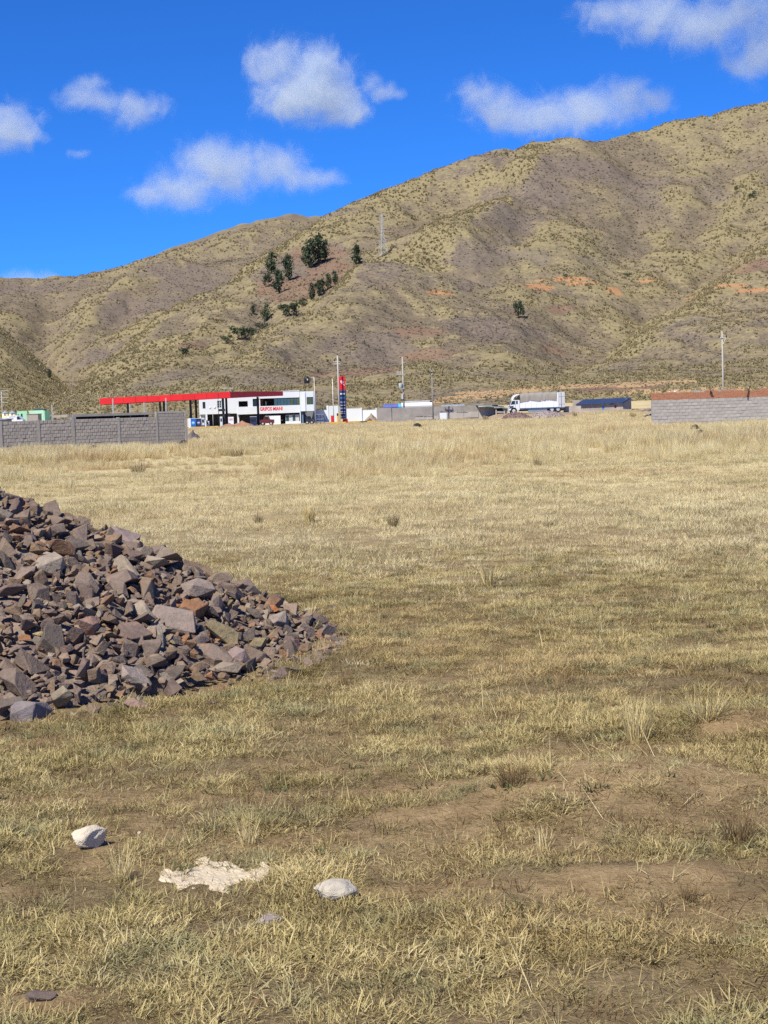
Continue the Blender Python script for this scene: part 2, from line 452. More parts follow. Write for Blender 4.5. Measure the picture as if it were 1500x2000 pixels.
def carve(X, Y):
    out = np.zeros_like(X)
    for path, amp, wid in CARVE:
        pp = [pt(*c) for c in path]; best = np.full(X.shape, 1e9)
        for p, q in zip(pp, pp[1:]):
            dx, dy = q.x - p.x, q.y - p.y; tt = np.clip(((X - p.x) * dx + (Y - p.y) * dy) / (dx * dx + dy * dy), 0, 1)
            best = np.minimum(best, (X - p.x - tt * dx) ** 2 + (Y - p.y - tt * dy) ** 2)
        out += amp * (.72 if wid < 20 else 1) * np.exp(-best / (wid * wid))
    return out

def hill_z(X, Y):
    a, b, d = fA(X, Y), fB(X, Y), fD(X, Y)
    a = np.where(Y > 1600, a - (Y - 1600) * .5, a); b = np.where(Y < 700, b - (700 - Y) * .4, b)
    d = d - sstep(-50, -20, X) * 200 - sstep(950, 1150, Y) * 400
    a = a - sstep(0, .03, -.226 - X / Y) * 70
    z = np.maximum(np.maximum(a, b), d)
    lift = sstep(3, 22, z)
    return z + (hill_noise(X, Y, 1.0) + carve(X + (fbm(X / 30, Y / 30, 2, 8) - .5) * 16, Y)) * lift, z, (b > a) & (b > d), (d > a) & (d > b)

def blob(X, Z, Y, px, py, d, w, h):
    p = pt(px, py, d)
    return ((X - p.x) / w) ** 2 + ((Z - p.z) / h) ** 2 + ((Y - p.y) / 60.0) ** 2

HU = np.linspace(-.42, .46, 520); HV = np.geomspace(300, 2300, 560)
def build_hills():
    U, V = np.meshgrid(HU, HV); X = U * V; Y = V
    Z, Zs, isB, isD = hill_z(X, Y)
    Z = np.where(Y < 340, np.minimum(Z, 1.6 - (340 - Y) * .2 + np.maximum(Zs, 0)), Z)
    # relative height: positive on ridges, negative in gullies
    def blur(a, k):
        for ax in (0, 1):
            c = np.cumsum(np.concatenate([np.repeat(np.take(a, [0], ax), k + 1, ax), a, np.repeat(np.take(a, [-1], ax), k, ax)], ax), ax)
            n = a.shape[ax]
            a = (np.take(c, range(2 * k + 1, 2 * k + 1 + n), ax) - np.take(c, range(0, n), ax)) / (2 * k + 1)
        return a
    rel = (Z - blur(Z, 9)) / (Y / 500.0)
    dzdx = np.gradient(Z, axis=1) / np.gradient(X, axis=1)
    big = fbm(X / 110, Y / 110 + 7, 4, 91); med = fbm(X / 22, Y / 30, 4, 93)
    grass = .52 + (big - .5) * 1.1 + (med - .5) * 1.3 + np.clip(dzdx, -.2, .5) * .5 + np.clip(rel, -1.2, 1.2) * .26  # slope and relief terms paint hillside shading into the grass colour
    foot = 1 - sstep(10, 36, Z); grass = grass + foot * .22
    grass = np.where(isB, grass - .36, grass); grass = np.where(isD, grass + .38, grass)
    soil = np.zeros_like(X)
    def spots(lst, tex):
        s = np.zeros_like(X)
        for (px, py, d, w, h) in lst:
            q = np.sqrt(blob(X, Z, Y, px, py, d, w, h)) + (tex - .5) * 1.1
            s = np.maximum(s, 1 - sstep(.75, 1.1, q))
        return s
    tx = fbm(X / 6, Y / 9, 3, 97)
    orange = spots([(1065, 554, 650, 9, 2.3), (1110, 537, 672, 14, 1.5), (1210, 562, 655, 5, 2.6), (1290, 541, 690, 12, 1.0), (1390, 562, 620, 15, 1.1), (1480, 566, 600, 14, 1.0),
                    (860, 572, 600, 5, 1.5), (1150, 545, 660, 10, 1.2)], tx)
    red = spots([(590, 548, 700, 22, 11), (640, 515, 735, 12, 7), (560, 590, 680, 10, 5), (525, 560, 715, 9, 7), (610, 495, 790, 18, 9), (1100, 600, 610, 10, 3), (1110, 670, 500, 7, 4), (1450, 520, 640, 22, 4), (365, 673, 560, 6, 2),
                 (820, 650, 520, 9, 3), (1190, 758, 372, 15, 1.3), (700, 725, 430, 14, 1.5), (850, 690, 470, 12, 2.5)], tx) * .9
    rock = spots([(430, 722, 440, 7, 2), (370, 735, 430, 8, 1.8), (290, 755, 405, 8, 1.6), (420, 560, 740, 9, 5), (660, 490, 800, 5, 4), (1040, 500, 735, 12, 5), (1175, 500, 735, 11, 3), (990, 470, 760, 8, 4), (1250, 385, 900, 17, 7), (480, 745, 410, 9, 2), (240, 770, 395, 8, 1.5),
                  (1410, 378, 905, 9, 6), (800, 520, 650, 18, 4), (150, 780, 400, 6, 2)], tx)
    purple = spots([(1130, 330, 930, 42, 12), (1030, 370, 880, 30, 15), (990, 430, 815, 26, 13), (1220, 350, 930, 30, 9), (930, 490, 715, 25, 8), (780, 530, 630, 38, 7), (880, 545, 640, 30, 6), (330, 545, 1385, 60, 14), (230, 620, 1270, 60, 22), (430, 560, 1330, 50, 18), (200, 690, 1050, 40, 14),
                     (880, 335, 955, 28, 9), (940, 320, 980, 20, 5), (700, 420, 890, 25, 10), (560, 525, 760, 25, 12), (60, 560, 1640, 60, 14), (1390, 640, 500, 20, 8), (700, 660, 470, 25, 8), (950, 640, 540, 25, 6)], fbm(X / 16, Y / 22, 4, 99)) * .75
    tan_ = spots([(930, 775, 362, 9, .6), (1000, 764, 366, 12, .6), (1110, 755, 366, 16, .7), (1240, 750, 366, 18, .7), (1340, 762, 345, 20, .7), (880, 783, 352, 6, .6)], tx) * .9
    # pale grass spines along the spur and ridge lines
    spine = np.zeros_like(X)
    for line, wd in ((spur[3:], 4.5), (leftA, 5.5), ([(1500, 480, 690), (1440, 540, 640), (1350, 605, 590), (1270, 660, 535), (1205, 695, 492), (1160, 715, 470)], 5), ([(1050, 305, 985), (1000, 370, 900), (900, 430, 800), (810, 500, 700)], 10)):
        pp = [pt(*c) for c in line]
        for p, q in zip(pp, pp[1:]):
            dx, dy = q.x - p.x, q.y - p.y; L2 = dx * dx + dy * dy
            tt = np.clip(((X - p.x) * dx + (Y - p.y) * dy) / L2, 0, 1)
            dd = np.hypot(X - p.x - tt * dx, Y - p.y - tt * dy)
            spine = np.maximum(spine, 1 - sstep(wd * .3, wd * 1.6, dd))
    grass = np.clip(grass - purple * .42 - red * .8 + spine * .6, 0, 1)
    Vv = np.stack([X, Y, Z], -1).reshape(-1, 3)
    m, t, b = new_mat('hillside_grass_earth_and_shading', .95, .05)
    P = wpos(t)
    def at(n): return nd(t, 'ShaderNodeAttribute', attribute_name=n).outputs['Fac']
    n1 = noise_n(t, P, .55, 6, .7); n2 = noise_n(t, P, .12, 6, .62); n3 = noise_n(t, P, 1.6, 4, .7)
    earth = ramp(t, [(.3, (.112, .092, .064)), (.5, (.17, .14, .10)), (.72, (.232, .195, .142))]); t.links.new(math_n(t, 'ADD', math_n(t, 'MULTIPLY', n1, .5), math_n(t, 'MULTIPLY', n2, .5)), earth.inputs[0])
    purp = ramp(t, [(.3, (.115, .094, .078)), (.7, (.205, .17, .145))]); t.links.new(n1, purp.inputs[0])
    gr = ramp(t, [(.25, (.115, .098, .055)), (.45, (.205, .175, .10)), (.6, (.29, .247, .14)), (.8, (.39, .335, .195))]); t.links.new(math_n(t, 'ADD', math_n(t, 'MULTIPLY', n1, .6), math_n(t, 'MULTIPLY', n3, .4)), gr.inputs[0])
    g = math_n(t, 'ADD', at('grass'), math_n(t, 'MULTIPLY', math_n(t, 'SUBTRACT', n1, .5), 1.9))
    g = math_n(t, 'ADD', g, math_n(t, 'MULTIPLY', math_n(t, 'SUBTRACT', n3, .5), .7))
    mp = nd(t, 'ShaderNodeMapping', vector_type='POINT'); mp.inputs['Scale'].default_value = (.045, .03, .62); t.links.new(P, mp.inputs[0])
    n4 = noise_n(t, mp.outputs[0], 1.0, 5, .65, .4)
    g = math_n(t, 'ADD', g, math_n(t, 'MULTIPLY', math_n(t, 'SUBTRACT', n4, .5), 1.1))
    gs = nd(t, 'ShaderNodeMapRange', interpolation_type='SMOOTHSTEP'); gs.inputs[1].default_value = .12; gs.inputs[2].default_value = .95; t.links.new(g, gs.inputs[0])
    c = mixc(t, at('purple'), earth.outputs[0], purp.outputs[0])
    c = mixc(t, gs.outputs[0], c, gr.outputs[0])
    def fuzz(a, lo=.35, hi=.65):
        f = math_n(t, 'ADD', a, math_n(t, 'MULTIPLY', math_n(t, 'SUBTRACT', n3, .5), .9))
        r = nd(t, 'ShaderNodeMapRange', interpolation_type='SMOOTHSTEP'); r.inputs[1].default_value = lo; r.inputs[2].default_value = hi; t.links.new(f, r.inputs[0]); return r.outputs[0]
    rk = ramp(t, [(.35, (.10, .085, .07)), (.65, (.25, .215, .175))]); t.links.new(n3, rk.inputs[0])
    c = mixc(t, math_n(t, 'MULTIPLY', fuzz(at('rock')), .5), c, rk.outputs[0])
    c = mixc(t, math_n(t, 'MULTIPLY', fuzz(at('red'), .3, 1.0), .38), c, (.235, .125, .085))
    c = mixc(t, math_n(t, 'MULTIPLY', fuzz(at('orange')), .85), c, (.38, .205, .105))
    c = mixc(t, math_n(t, 'MULTIPLY', fuzz(at('tan')), .8), c, (.42, .29, .16))
    t.links.new(c, b.inputs['Base Color'])
    bp = nd(t, 'ShaderNodeBump', in_Strength=.8, in_Distance=.4); t.links.new(math_n(t, 'ADD', n1, math_n(t, 'MULTIPLY', n3, .4)), bp.inputs['Height']); t.links.new(bp.outputs[0], b.inputs['Normal'])
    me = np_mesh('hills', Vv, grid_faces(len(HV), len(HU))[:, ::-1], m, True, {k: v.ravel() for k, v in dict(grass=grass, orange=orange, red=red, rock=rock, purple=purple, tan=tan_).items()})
    o = link('hills', me); o['kind'] = 'structure'
    return X, Y, Z, grass, purple, red, rel, spine
HX, HY, HZ, HGRASS_SHADED, HPURP, HRED, HREL, HSPINE = build_hills()

def hill_at(x, y):
    u = x / y
    i = np.interp(u, HU, np.arange(len(HU))); j = np.interp(np.log(y), np.log(HV), np.arange(len(HV)))
    i0 = np.clip(np.floor(i).astype(int), 0, len(HU) - 2); j0 = np.clip(np.floor(j).astype(int), 0, len(HV) - 2); fi, fj = i - i0, j - j0
    return (HZ[j0, i0] * (1 - fi) + HZ[j0, i0 + 1] * fi) * (1 - fj) + (HZ[j0 + 1, i0] * (1 - fi) + HZ[j0 + 1, i0 + 1] * fi) * fj

def hit_hill(px, py, dmin=340):
    """Walk along the ray through a photo pixel until it meets the hillside."""
    r = ray(px, py); ds = np.arange(dmin, 2200, 1.5)
    z = hill_at(r.x * ds, ds); k = np.argmax(z >= CAM_H + r.z * ds)
    d = ds[k]; return Vector((r.x * d, d, float(z[k])))

# ------------------------------------------------------------------ clouds
CLOUD_DENS = .55
def cloud(name, d, blobs, label, seed, dens=.05, soft=1.0):
    """blobs: (px, py, radius_px_x, radius_px_y); a volume of droplets shaped by soft puffs and noise"""
    C = pt(sum(b[0] for b in blobs) / len(blobs), sum(b[1] for b in blobs) / len(blobs), d)
    k = d / F_PX
    m = bpy.data.materials.new(name + '_droplets'); m.use_nodes = True; t = m.node_tree; t.nodes.clear()
    tc = t.nodes.new('ShaderNodeTexCoord').outputs['Object']
    bm = bmesh.new(); field = None
    for i, (px, py, rx, ry) in enumerate(blobs):
        c = pt(px, py, d) - C; rx, ry = rx * k * 1.45, ry * k * 1.42; rd = (rx + ry) * .5
        c.y += (hash((i, seed)) % 100 / 100 - .5) * rd * .5
        mat = Matrix.Translation(c) @ Matrix.Diagonal((rx, rd, ry, 1))
        bmesh.ops.create_icosphere(bm, subdivisions=3, radius=1.12, matrix=mat)
        s = nd(t, 'ShaderNodeVectorMath', operation='SUBTRACT'); t.links.new(tc, s.inputs[0]); s.inputs[1].default_value = c
        q = nd(t, 'ShaderNodeVectorMath', operation='DIVIDE'); t.links.new(s.outputs[0], q.inputs[0]); q.inputs[1].default_value = (rx, rd, ry)
        L = nd(t, 'ShaderNodeVectorMath', operation='LENGTH'); t.links.new(q.outputs[0], L.inputs[0])
        f = math_n(t, 'SUBTRACT', 1.0, L.outputs['Value'])
        if field is None: field = f
        else:
            sm = nd(t, 'ShaderNodeMath', operation='SMOOTH_MAX'); t.links.new(field, sm.inputs[0]); t.links.new(f, sm.inputs[1]); sm.inputs[2].default_value = .35; field = sm.outputs[0]
    nz = nd(t, 'ShaderNodeTexNoise', in_Scale=1 / (50 * k), in_Detail=7, in_Roughness=.68, in_Distortion=.7)
    off = nd(t, 'ShaderNodeVectorMath', operation='ADD'); t.links.new(tc, off.inputs[0]); off.inputs[1].default_value = (seed * 311.0, seed * 97.0, 0); t.links.new(off.outputs[0], nz.inputs['Vector'])
    f = math_n(t, 'ADD', math_n(t, 'SUBTRACT', field, .27), math_n(t, 'MULTIPLY', math_n(t, 'SUBTRACT', nz.outputs[0], .5), 1.9))
    r = nd(t, 'ShaderNodeMapRange', interpolation_type='SMOOTHSTEP'); t.links.new(f, r.inputs[0]); r.inputs[1].default_value = 0; r.inputs[2].default_value = 0.72 * soft; r.inputs[3].default_value = 0; r.inputs[4].default_value = dens * CLOUD_DENS
    pv = nd(t, 'ShaderNodeVolumePrincipled'); pv.inputs['Color'].default_value = (.72, .81, .92, 1); pv.inputs['Anisotropy'].default_value = .15
    t.links.new(r.outputs[0], pv.inputs['Density'])
    out = t.nodes.new('ShaderNodeOutputMaterial'); t.links.new(pv.outputs[0], out.inputs['Volume'])
    me = bpy.data.meshes.new(name); bm.to_mesh(me); bm.free(); me.materials.append(m)
    o = link(name, me, None, C)
    rm = o.modifiers.new('hull', 'REMESH'); rm.mode = 'VOXEL'; rm.voxel_size = 9 * k
    tag(o, label, 'cloud', 'fair weather clouds over the hills')
    return o
cloud('cloud', 3200, [(535, 130, 62, 62), (600, 160, 95, 75), (650, 195, 70, 55), (560, 200, 60, 45), (690, 225, 45, 35), (625, 120, 55, 40)], 'large rounded white cloud in the middle of the sky', 1, .05)
cloud('cloud', 3230, [(725, 160, 26, 26), (750, 180, 35, 22), (780, 186, 22, 14)], 'small ragged cloud just right of the large rounded cloud', 2, .03)
cloud('cloud', 3000, [(160, 185, 55, 32), (175, 160, 40, 22), (265, 215, 62, 42), (215, 200, 50, 28), (300, 205, 30, 24)], 'two lobed white cloud above the left hill', 3, .032)
cloud('cloud', 3000, [(10, 245, 70, 55), (60, 265, 40, 24), (-60, 250, 60, 45), (155, 300, 28, 13)], 'cloud cut off by the left edge of the sky', 4, .035)
cloud('cloud', 2800, [(350, 375, 90, 42), (440, 330, 110, 62), (390, 300, 50, 34), (540, 320, 75, 48), (590, 350, 60, 34), (640, 350, 40, 22), (290, 375, 50, 26)], 'wide flat based cloud hanging low over the far hill', 5, .032)
cloud('cloud', 3000, [(930, 185, 50, 40), (985, 215, 75, 50), (1060, 225, 85, 48), (1140, 225, 85, 55), (1215, 195, 62, 50), (1280, 195, 45, 34), (1120, 190, 40, 30)], 'long curved cloud just above the big hill crest', 6, .032)
cloud('cloud', 2900, [(1190, 25, 75, 38), (1290, 30, 90, 60), (1370, 55, 90, 55), (1450, 20, 90, 45), (1475, 110, 65, 58), (1560, 60, 110, 80), (1430, -40, 160, 55)], 'big broken cloud in the upper right of the sky', 7, .034)
cloud('cloud', 3400, [(55, 545, 62, 22), (20, 548, 40, 16), (100, 548, 34, 12)], 'faint cloud peeking over the far left hill crest', 8, .02)

# ------------------------------------------------------------------ shared paints
GREY_BLOCK = paint('grey_concrete_block', (.315, .292, .272), .95, .05, .2, 2.5, bump=.01)
PALE_BLOCK = paint('pale_concrete_block', (.36, .345, .33), .95, .05, .16, 2.5, bump=.01)
MORTAR = paint('mortar', (.22, .20, .19), .95, .05, .2, 3)
PALE_MORTAR = paint('pale_mortar', (.30, .29, .28), .95, .05, .15, 3)
CONCRETE = paint('weathered_concrete', (.33, .315, .295), .95, .05, .2, 1.5, bump=.01)
BRICK = paint('red_brick', (.40, .195, .125), .9, .05, .22, 6)
WHITE = paint('white_wall_paint', (.62, .66, .71), .7, .2, .05, .5)
PALEBLUE = paint('pale_blue_grey_paint', (.55, .62, .66), .6, .2, .06, .6)
RED = paint('red_fascia_paint', (.62, .018, .022), .45, .4, .12, .5)
DARKSTEEL = paint('dark_steel', (.022, .022, .025), .5, .4, .2, 2)
GALV = paint('galvanised_metal', (.42, .44, .45), .5, .4, .15, 3)
NAVY = paint('navy_panel', (.018, .028, .095), .45, .4, .15, 1)
BLUE = paint('bright_blue_paint', (.02, .12, .48), .45, .4, .12, 1)
CYAN = paint('cyan_paint', (.06, .42, .75), .45, .4, .1, 1)
YELLOW = paint('yellow_kerb_paint', (.62, .36, .045), .7, .2, .2, 1)
DARKROOM = paint('shaded_interior', (.06, .06, .065), .9, .1, .2, 1)  # near-black puts shade into the colour of recessed walls; also used on joints
BLACK = paint('black_plastic', (.015, .015, .017), .5, .4, .2, 2)
RUBBER = paint('old_rubber', (.03, .03, .031), .85, .2, .35, 5, bump=.01)
POLE_C = paint('pole_concrete', (.37, .355, .33), .9, .1, .12, .8)
GREYPOLE = paint('dull_grey_pole', (.25, .25, .25), .8, .1, .15, .8)
WOOD = paint('dark_timber', (.06, .04, .03), .9, .1, .3, 5)
REBAR = paint('rusty_rebar', (.11, .06, .045), .9, .1, .3, 5)
TARP = paint('dusty_grey_tarpaulin', (.25, .235, .215), .8, .15, .2, 1.2)
TRUCKWHITE = paint('white_lorry_paint', (.68, .71, .76), .35, .5, .04, .6)
TYREBLACK = RUBBER
def glass(name, c, rough=.06):
    m, t, b = new_mat(name, rough, .5)
    co = t.nodes.new('ShaderNodeTexCoord').outputs['Object']
    r = ramp(t, [(.3, tuple(x * .6 for x in c)), (.7, c)]); t.links.new(noise_n(t, co, .8, 2), r.inputs[0]); t.links.new(r.outputs[0], b.inputs['Base Color']); return m
GLASS_DARK = glass('dark_glass', (.02, .022, .025)); GLASS_TEAL = glass('blue_tinted_glass', (.05, .10, .125)); GLASS_OLIVE = glass('olive_tinted_glass', (.10, .105, .035))

# ------------------------------------------------------------------ block walls
def block_mesh(name, w, dpt, h, mat, seed):
    r = random.Random(seed); b = 0.012
    bm = bmesh.new(); bmesh.ops.create_cube(bm, size=1)
    bmesh.ops.scale(bm, vec=(w, dpt, h), verts=bm.verts)
    bmesh.ops.bevel(bm, geom=[e for e in bm.edges if all(v.co.y < 0 for v in e.verts)], offset=b, segments=1, affect='EDGES')
    for v in bm.verts: v.co += Vector((r.uniform(-.006, .006), r.uniform(-.006, .006), r.uniform(-.004, .004)))
    me = bpy.data.meshes.new(name); bm.to_mesh(me); bm.free(); me.materials.append(mat); return me

def lay_blocks(parent, name, u0, u1, z0, rows, bw, bh, dpt, meshes, limit, skip=None, stuff_rows=0, joint=.02, first_row=0):
    """Courses of blocks in running bond along the parent's x axis, front face at y=0; the lowest stuff_rows courses are one joined part."""
    n = 0; low = MB()
    for row in range(rows - 1, -1, -1):
        off = (bw / 2 if (row + first_row) % 2 else 0); u = u0 - off
        while u < u1 - .05:
            a, b = max(u, u0), min(u + bw, u1); u += bw
            if b - a < .08: continue
            cu, cz = (a + b) / 2, z0 + (row + .5) * bh
            if skip and skip(cu, cz): continue
            if row < stuff_rows or n >= limit:
                low.box((cu, dpt / 2 + random.uniform(-.008, .006), cz), (b - a - joint, dpt, bh - joint)); continue
            o = link(name, random.choice(meshes), parent, (cu, dpt / 2 + random.uniform(-.014, .008), cz + random.uniform(-.004, .004)))
            o.scale = ((b - a - joint) / (bw - joint), 1, 1); o.rotation_euler = (random.uniform(-.012, .012), 0, random.uniform(-.012, .012)); n += 1
    if low.v: o = low.build('lower_courses', meshes[0].materials[0], parent, rel=False); o['kind'] = 'stuff'
    return n

def left_wall():
    A = pt(-14, 880, 91.5); B = pt(368, 861, 98.5)
    ux = Vector((B.x - A.x, B.y - A.y, 0)); L = ux.length; rz = math.atan2(ux.y, ux.x)
    w = thing('concrete_block_wall', (A.x, A.y, -.05), 'long dull grey concrete block wall with piers at the left edge of the pasture', 'wall', None, rz)
    def u_of(px): return L * (px + 14) / 382.0
    H = 1.70
    meshes = [block_mesh('block', .235, .12, .19, GREY_BLOCK, i) for i in range(6)]
    piers = [2, 72, 138, 227, 304, 364]
    pu = [u_of(p) for p in piers]; pw = [.17, .17, .17, .14, .10, .18]
    # each bay: mortar bed behind, blocks in front of it
    edges = [0.0] + [x for u, k in zip(pu, pw) for x in (u - k / 2, u + k / 2)] + [L]
    total = 0; bw, bh = .262, .2085
    bays = [(edges[i], edges[i + 1]) for i in range(0, len(edges), 2)]
    mb = MB()
    for i, (a, b) in enumerate(bays):
        if b - a < .05: continue
        rows = 9 if i < 5 else 10
        mb.lohi((a, .012, 0), (b, .14, rows * bh if i < 5 else 2.085))
        total += lay_blocks(w, 'block', a, b, 0, rows, bw, bh, .12, meshes, 300 - total, stuff_rows=1, joint=.018, first_row=i)
    mb.build('mortar_bed', MORTAR, w, rel=False)
    for u, k, p in zip(pu, pw, piers):
        MB().lohi((u - k / 2, -.03, 0), (u + k / 2, .17, 1.92 if p < 300 else 2.21)).build('pier', CONCRETE, w, rel=False)
    # tie beam over the right-hand bay, slab roof edge with a dark gap below it
    MB().lohi((u_of(304) + .05, -.012, 2.09), (u_of(364) - .09, .14, 2.20)).build('tie_beam', CONCRETE, w, rel=False)
    # unfinished room behind
    r = thing('unfinished_room', w.location, 'low unfinished room with a raw concrete slab roof behind the left block wall', 'building', None, rz)
    MB().lohi((u_of(141), .25, 2.03), (u_of(302), 3.6, 2.19)).build('roof_slab', CONCRETE, r, rel=False)
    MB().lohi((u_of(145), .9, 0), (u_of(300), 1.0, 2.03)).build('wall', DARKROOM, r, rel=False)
    MB().lohi((u_of(138), .25, 1.9), (u_of(147), .6, 2.029)).build('bearing_block', CONCRETE, r, rel=False)
    for px in (136, 214, 302):
        m = MB()
        for dx in (-.07, 0, .07):
            for dy in (.3, .45): m.cyl((u_of(px) + dx, dy, 2.0), (u_of(px) + dx + random.uniform(-.02, .02), dy, 2.60 + random.uniform(-.1, .06)), .012, n=5)
        for k in range(3): m.cyl((u_of(px) - .08, .3, 2.45 + k * .12), (u_of(px) + .08, .3, 2.45 + k * .12), .009, n=4)
        m.build('rebar_bundle', REBAR, r, rel=False)
    for px, h in ((224, 3.1), (258, 2.75), (287, 2.8), (332, 3.05)):
        MB().lohi((u_of(px) - .03, .5, 1.6), (u_of(px) + .03, .56, h)).build('stub_post', GALV, r, rel=False)
    MB().lohi((u_of(103) - .03, .3, 0), (u_of(103) + .03, .36, 2.8)).build('stub_post', GALV, r, rel=False)
    return w
left_wall()

def right_wall():
    A = pt(1274, 823, 108); B = pt(1560, 808, 110)
    ux = Vector((B.x - A.x, B.y - A.y, 0)); L = ux.length; rz = math.atan2(ux.y, ux.x)
    z0 = float(gz(A.x, A.y)) - .05
    w = thing('block_and_brick_wall', (A.x, A.y, z0), 'pale grey block wall topped with red brick courses on the right', 'wall', None, rz)
    k = 108 / 3000; bw, bh = 12.6 * k, 6.35 * k
    top = pt(1274, 782, 108).z - z0; rows = 7; base = top - rows * bh
    meshes = [block_mesh('block', bw - .022, .15, bh - .02, PALE_BLOCK, 20 + i) for i in range(6)]
    MB().lohi((0, .012, base - .3), (L, .17, top - .001)).build('mortar_bed', PALE_MORTAR, w, rel=False)
    lay_blocks(w, 'block', 0, L, base, rows, bw, bh, .15, meshes, 290, joint=.022)
    m = MB(); cap = MB(); r = random.Random(5)
    bh2, bl = .078, .26
    for row in range(8):
        u = -(row % 2) * bl / 2
        while u < L - .04:
            a, b = max(u, 0), min(u + bl, L); u += bl
            z = top + row * bh2
            hidden = (row >= 6 and math.sin(a * 1.1) + .5 * math.sin(a * 2.7 + 1) > .2 + (7 - row) * .5)
            tgt = cap if (row >= 6 and not hidden and r.random() < .55 and (2.6 < a < 4.0 or 4.8 < a < 6 or a < .3)) else m
            if hidden: continue
            tgt.box(((a + b) / 2, .075 + r.uniform(-.012, .008), z + bh2 / 2), (b - a - .016, .15, bh2 - .014))
    o = m.build('brick_courses', BRICK, w, rel=False); o['kind'] = 'stuff'
    MB().lohi((0, .012, top), (L, .135, top + 6 * bh2)).build('brick_mortar', paint('reddish_mortar', (.33, .17, .11), .95, .05, .2, 3), w, rel=False)
    if cap.v: cap.build('cement_capping', CONCRETE, w, rel=False)
    def u_of(px): return (px - 1274) * k
    for i, (px, s, mat) in enumerate([(1286, .09, BRICK), (1297, .08, CONCRETE), (1311, .15, WHITE), (1323, .2, WHITE), (1326, .13, WHITE), (1420, .11, WHITE), (1447, .16, CONCRETE), (1460, .15, BRICK), (1476, .2, CONCRETE), (1496, .15, CONCRETE)]):
        o = rock_obj('stone', (0, 0, 0), s, i + 300, mat)
        p = w.matrix_basis @ Vector((u_of(px), .08, top + (8 if px not in (1311, 1323) else 6.8) * bh2 + s * .25)); o.location = p
        tag(o, ['broken red brick lying on top of the right wall near its left end', 'small grey lump on top of the right wall beside the broken red brick', 'small whitewashed stone on the right wall top, left of the larger white stone', 'larger whitewashed stone on top of the right wall', 'whitewashed chip touching the larger whitewashed stone on the right wall',
                'pale stone on the right wall top below the tall concrete pole', 'grey stone on the right wall top right of the tall pole', 'red brick stub on the right wall top just left of the leaning stick', 'grey stone at the head of the leaning stick on the right wall', 'grey stone on the right wall top at the photo edge'][i], 'stone' if i not in (0, 7) else 'brick', 'stones lying on the right wall')
    st = MB(); p = w.matrix_basis @ Vector((u_of(1470), -.12, top + .02)); q = w.matrix_basis @ Vector((u_of(1477), -.02, top + 8 * bh2 + .1)); st.cyl(p, q, .045, .04, 7)
    tag(st.build('stick', WOOD), 'dark stick leaning against the red brick top of the right wall', 'stick')
    b = MB(); b.prism([(0, 0), (.2, .05), (.03, .28)], 0, .12); o = b.build('plastic_scrap', BLACK); o.location = w.matrix_basis @ Vector((u_of(1393), -.135, top + .31))
    tag(o, 'black torn scrap caught on the brick top of the right wall', 'scrap')

# ------------------------------------------------------------------ rocks
def rock_mesh(name, seed, mat, npts=13, flat=(1, .8, .6), rough=.0):
    r = random.Random(seed); bm = bmesh.new()
    for i in range(npts):
        v = Vector((r.gauss(0, 1), r.gauss(0, 1), r.gauss(0, 1))); v.normalize()
        m = max(abs(v.x), abs(v.y), abs(v.z)); v = v * (.55 + .45 / m * .8) * r.uniform(.85, 1.08)
        bm.verts.new((v.x * flat[0] * .5, v.y * flat[1] * .5, v.z * flat[2] * .5))
    ret = bmesh.ops.convex_hull(bm, input=bm.verts)
    bmesh.ops.delete(bm, geom=[v for v in bm.verts if not v.link_faces], context='VERTS')
    bmesh.ops.dissolve_limit(bm, angle_limit=.22, verts=bm.verts, edges=bm.edges)
    bmesh.ops.bevel(bm, geom=bm.edges[:], offset=.012, segments=1, affect='EDGES', profile=.6)
    if rough > 0:
        bmesh.ops.triangulate(bm, faces=bm.faces[:])
        bmesh.ops.subdivide_edges(bm, edges=bm.edges[:], cuts=2, use_grid_fill=True)
        for v in bm.verts:
            n = mnoise.noise_vector(v.co * 4 + Vector((seed, 0, 0))) + mnoise.noise_vector(v.co * 11 + Vector((seed, 5, 0))) * .4
            v.co += n * rough
    me = bpy.data.meshes.new(name); bm.to_mesh(me); bm.free()
    if mat: me.materials.append(mat)
    return me
def boulder_mesh(name, seed, mat, flat, ncut=9, d0=.26):
    """weathered lump: a sphere pushed into flats and hollows"""
    r = random.Random(seed); bm = bmesh.new(); bmesh.ops.create_icosphere(bm, subdivisions=4, radius=.5)
    cuts = [(Vector((r.gauss(0, 1), r.gauss(0, 1), r.gauss(0, 1))).normalized(), r.uniform(d0, d0 + .16)) for _ in range(ncut)]
    for v in bm.verts:
        for n, d in cuts:
            k = v.co.dot(n) - d
            if k > 0: v.co -= n * k * .88
        o = Vector((seed * 3.1, 0, 0)); v.co += v.co.normalized() * (mnoise.noise(v.co * 3 + o) * .07 + mnoise.noise(v.co * 8 + o) * .03 + mnoise.noise(v.co * 20 + o) * .012)
        v.co = Vector((v.co.x * flat[0], v.co.y * flat[1], v.co.z * flat[2]))
    me = bpy.data.meshes.new(name); bm.to_mesh(me); bm.free(); me.materials.append(mat); return me
def rock_obj(name, loc, size, seed, mat, flat=(1, .8, .65), rough=.02, npts=13):
    o = link(name, rock_mesh(name, seed, mat, npts, flat, rough), None, loc); o.scale = (size, size, size); o.rotation_euler = (0, 0, random.Random(seed).uniform(0, 6)); return o
right_wall()

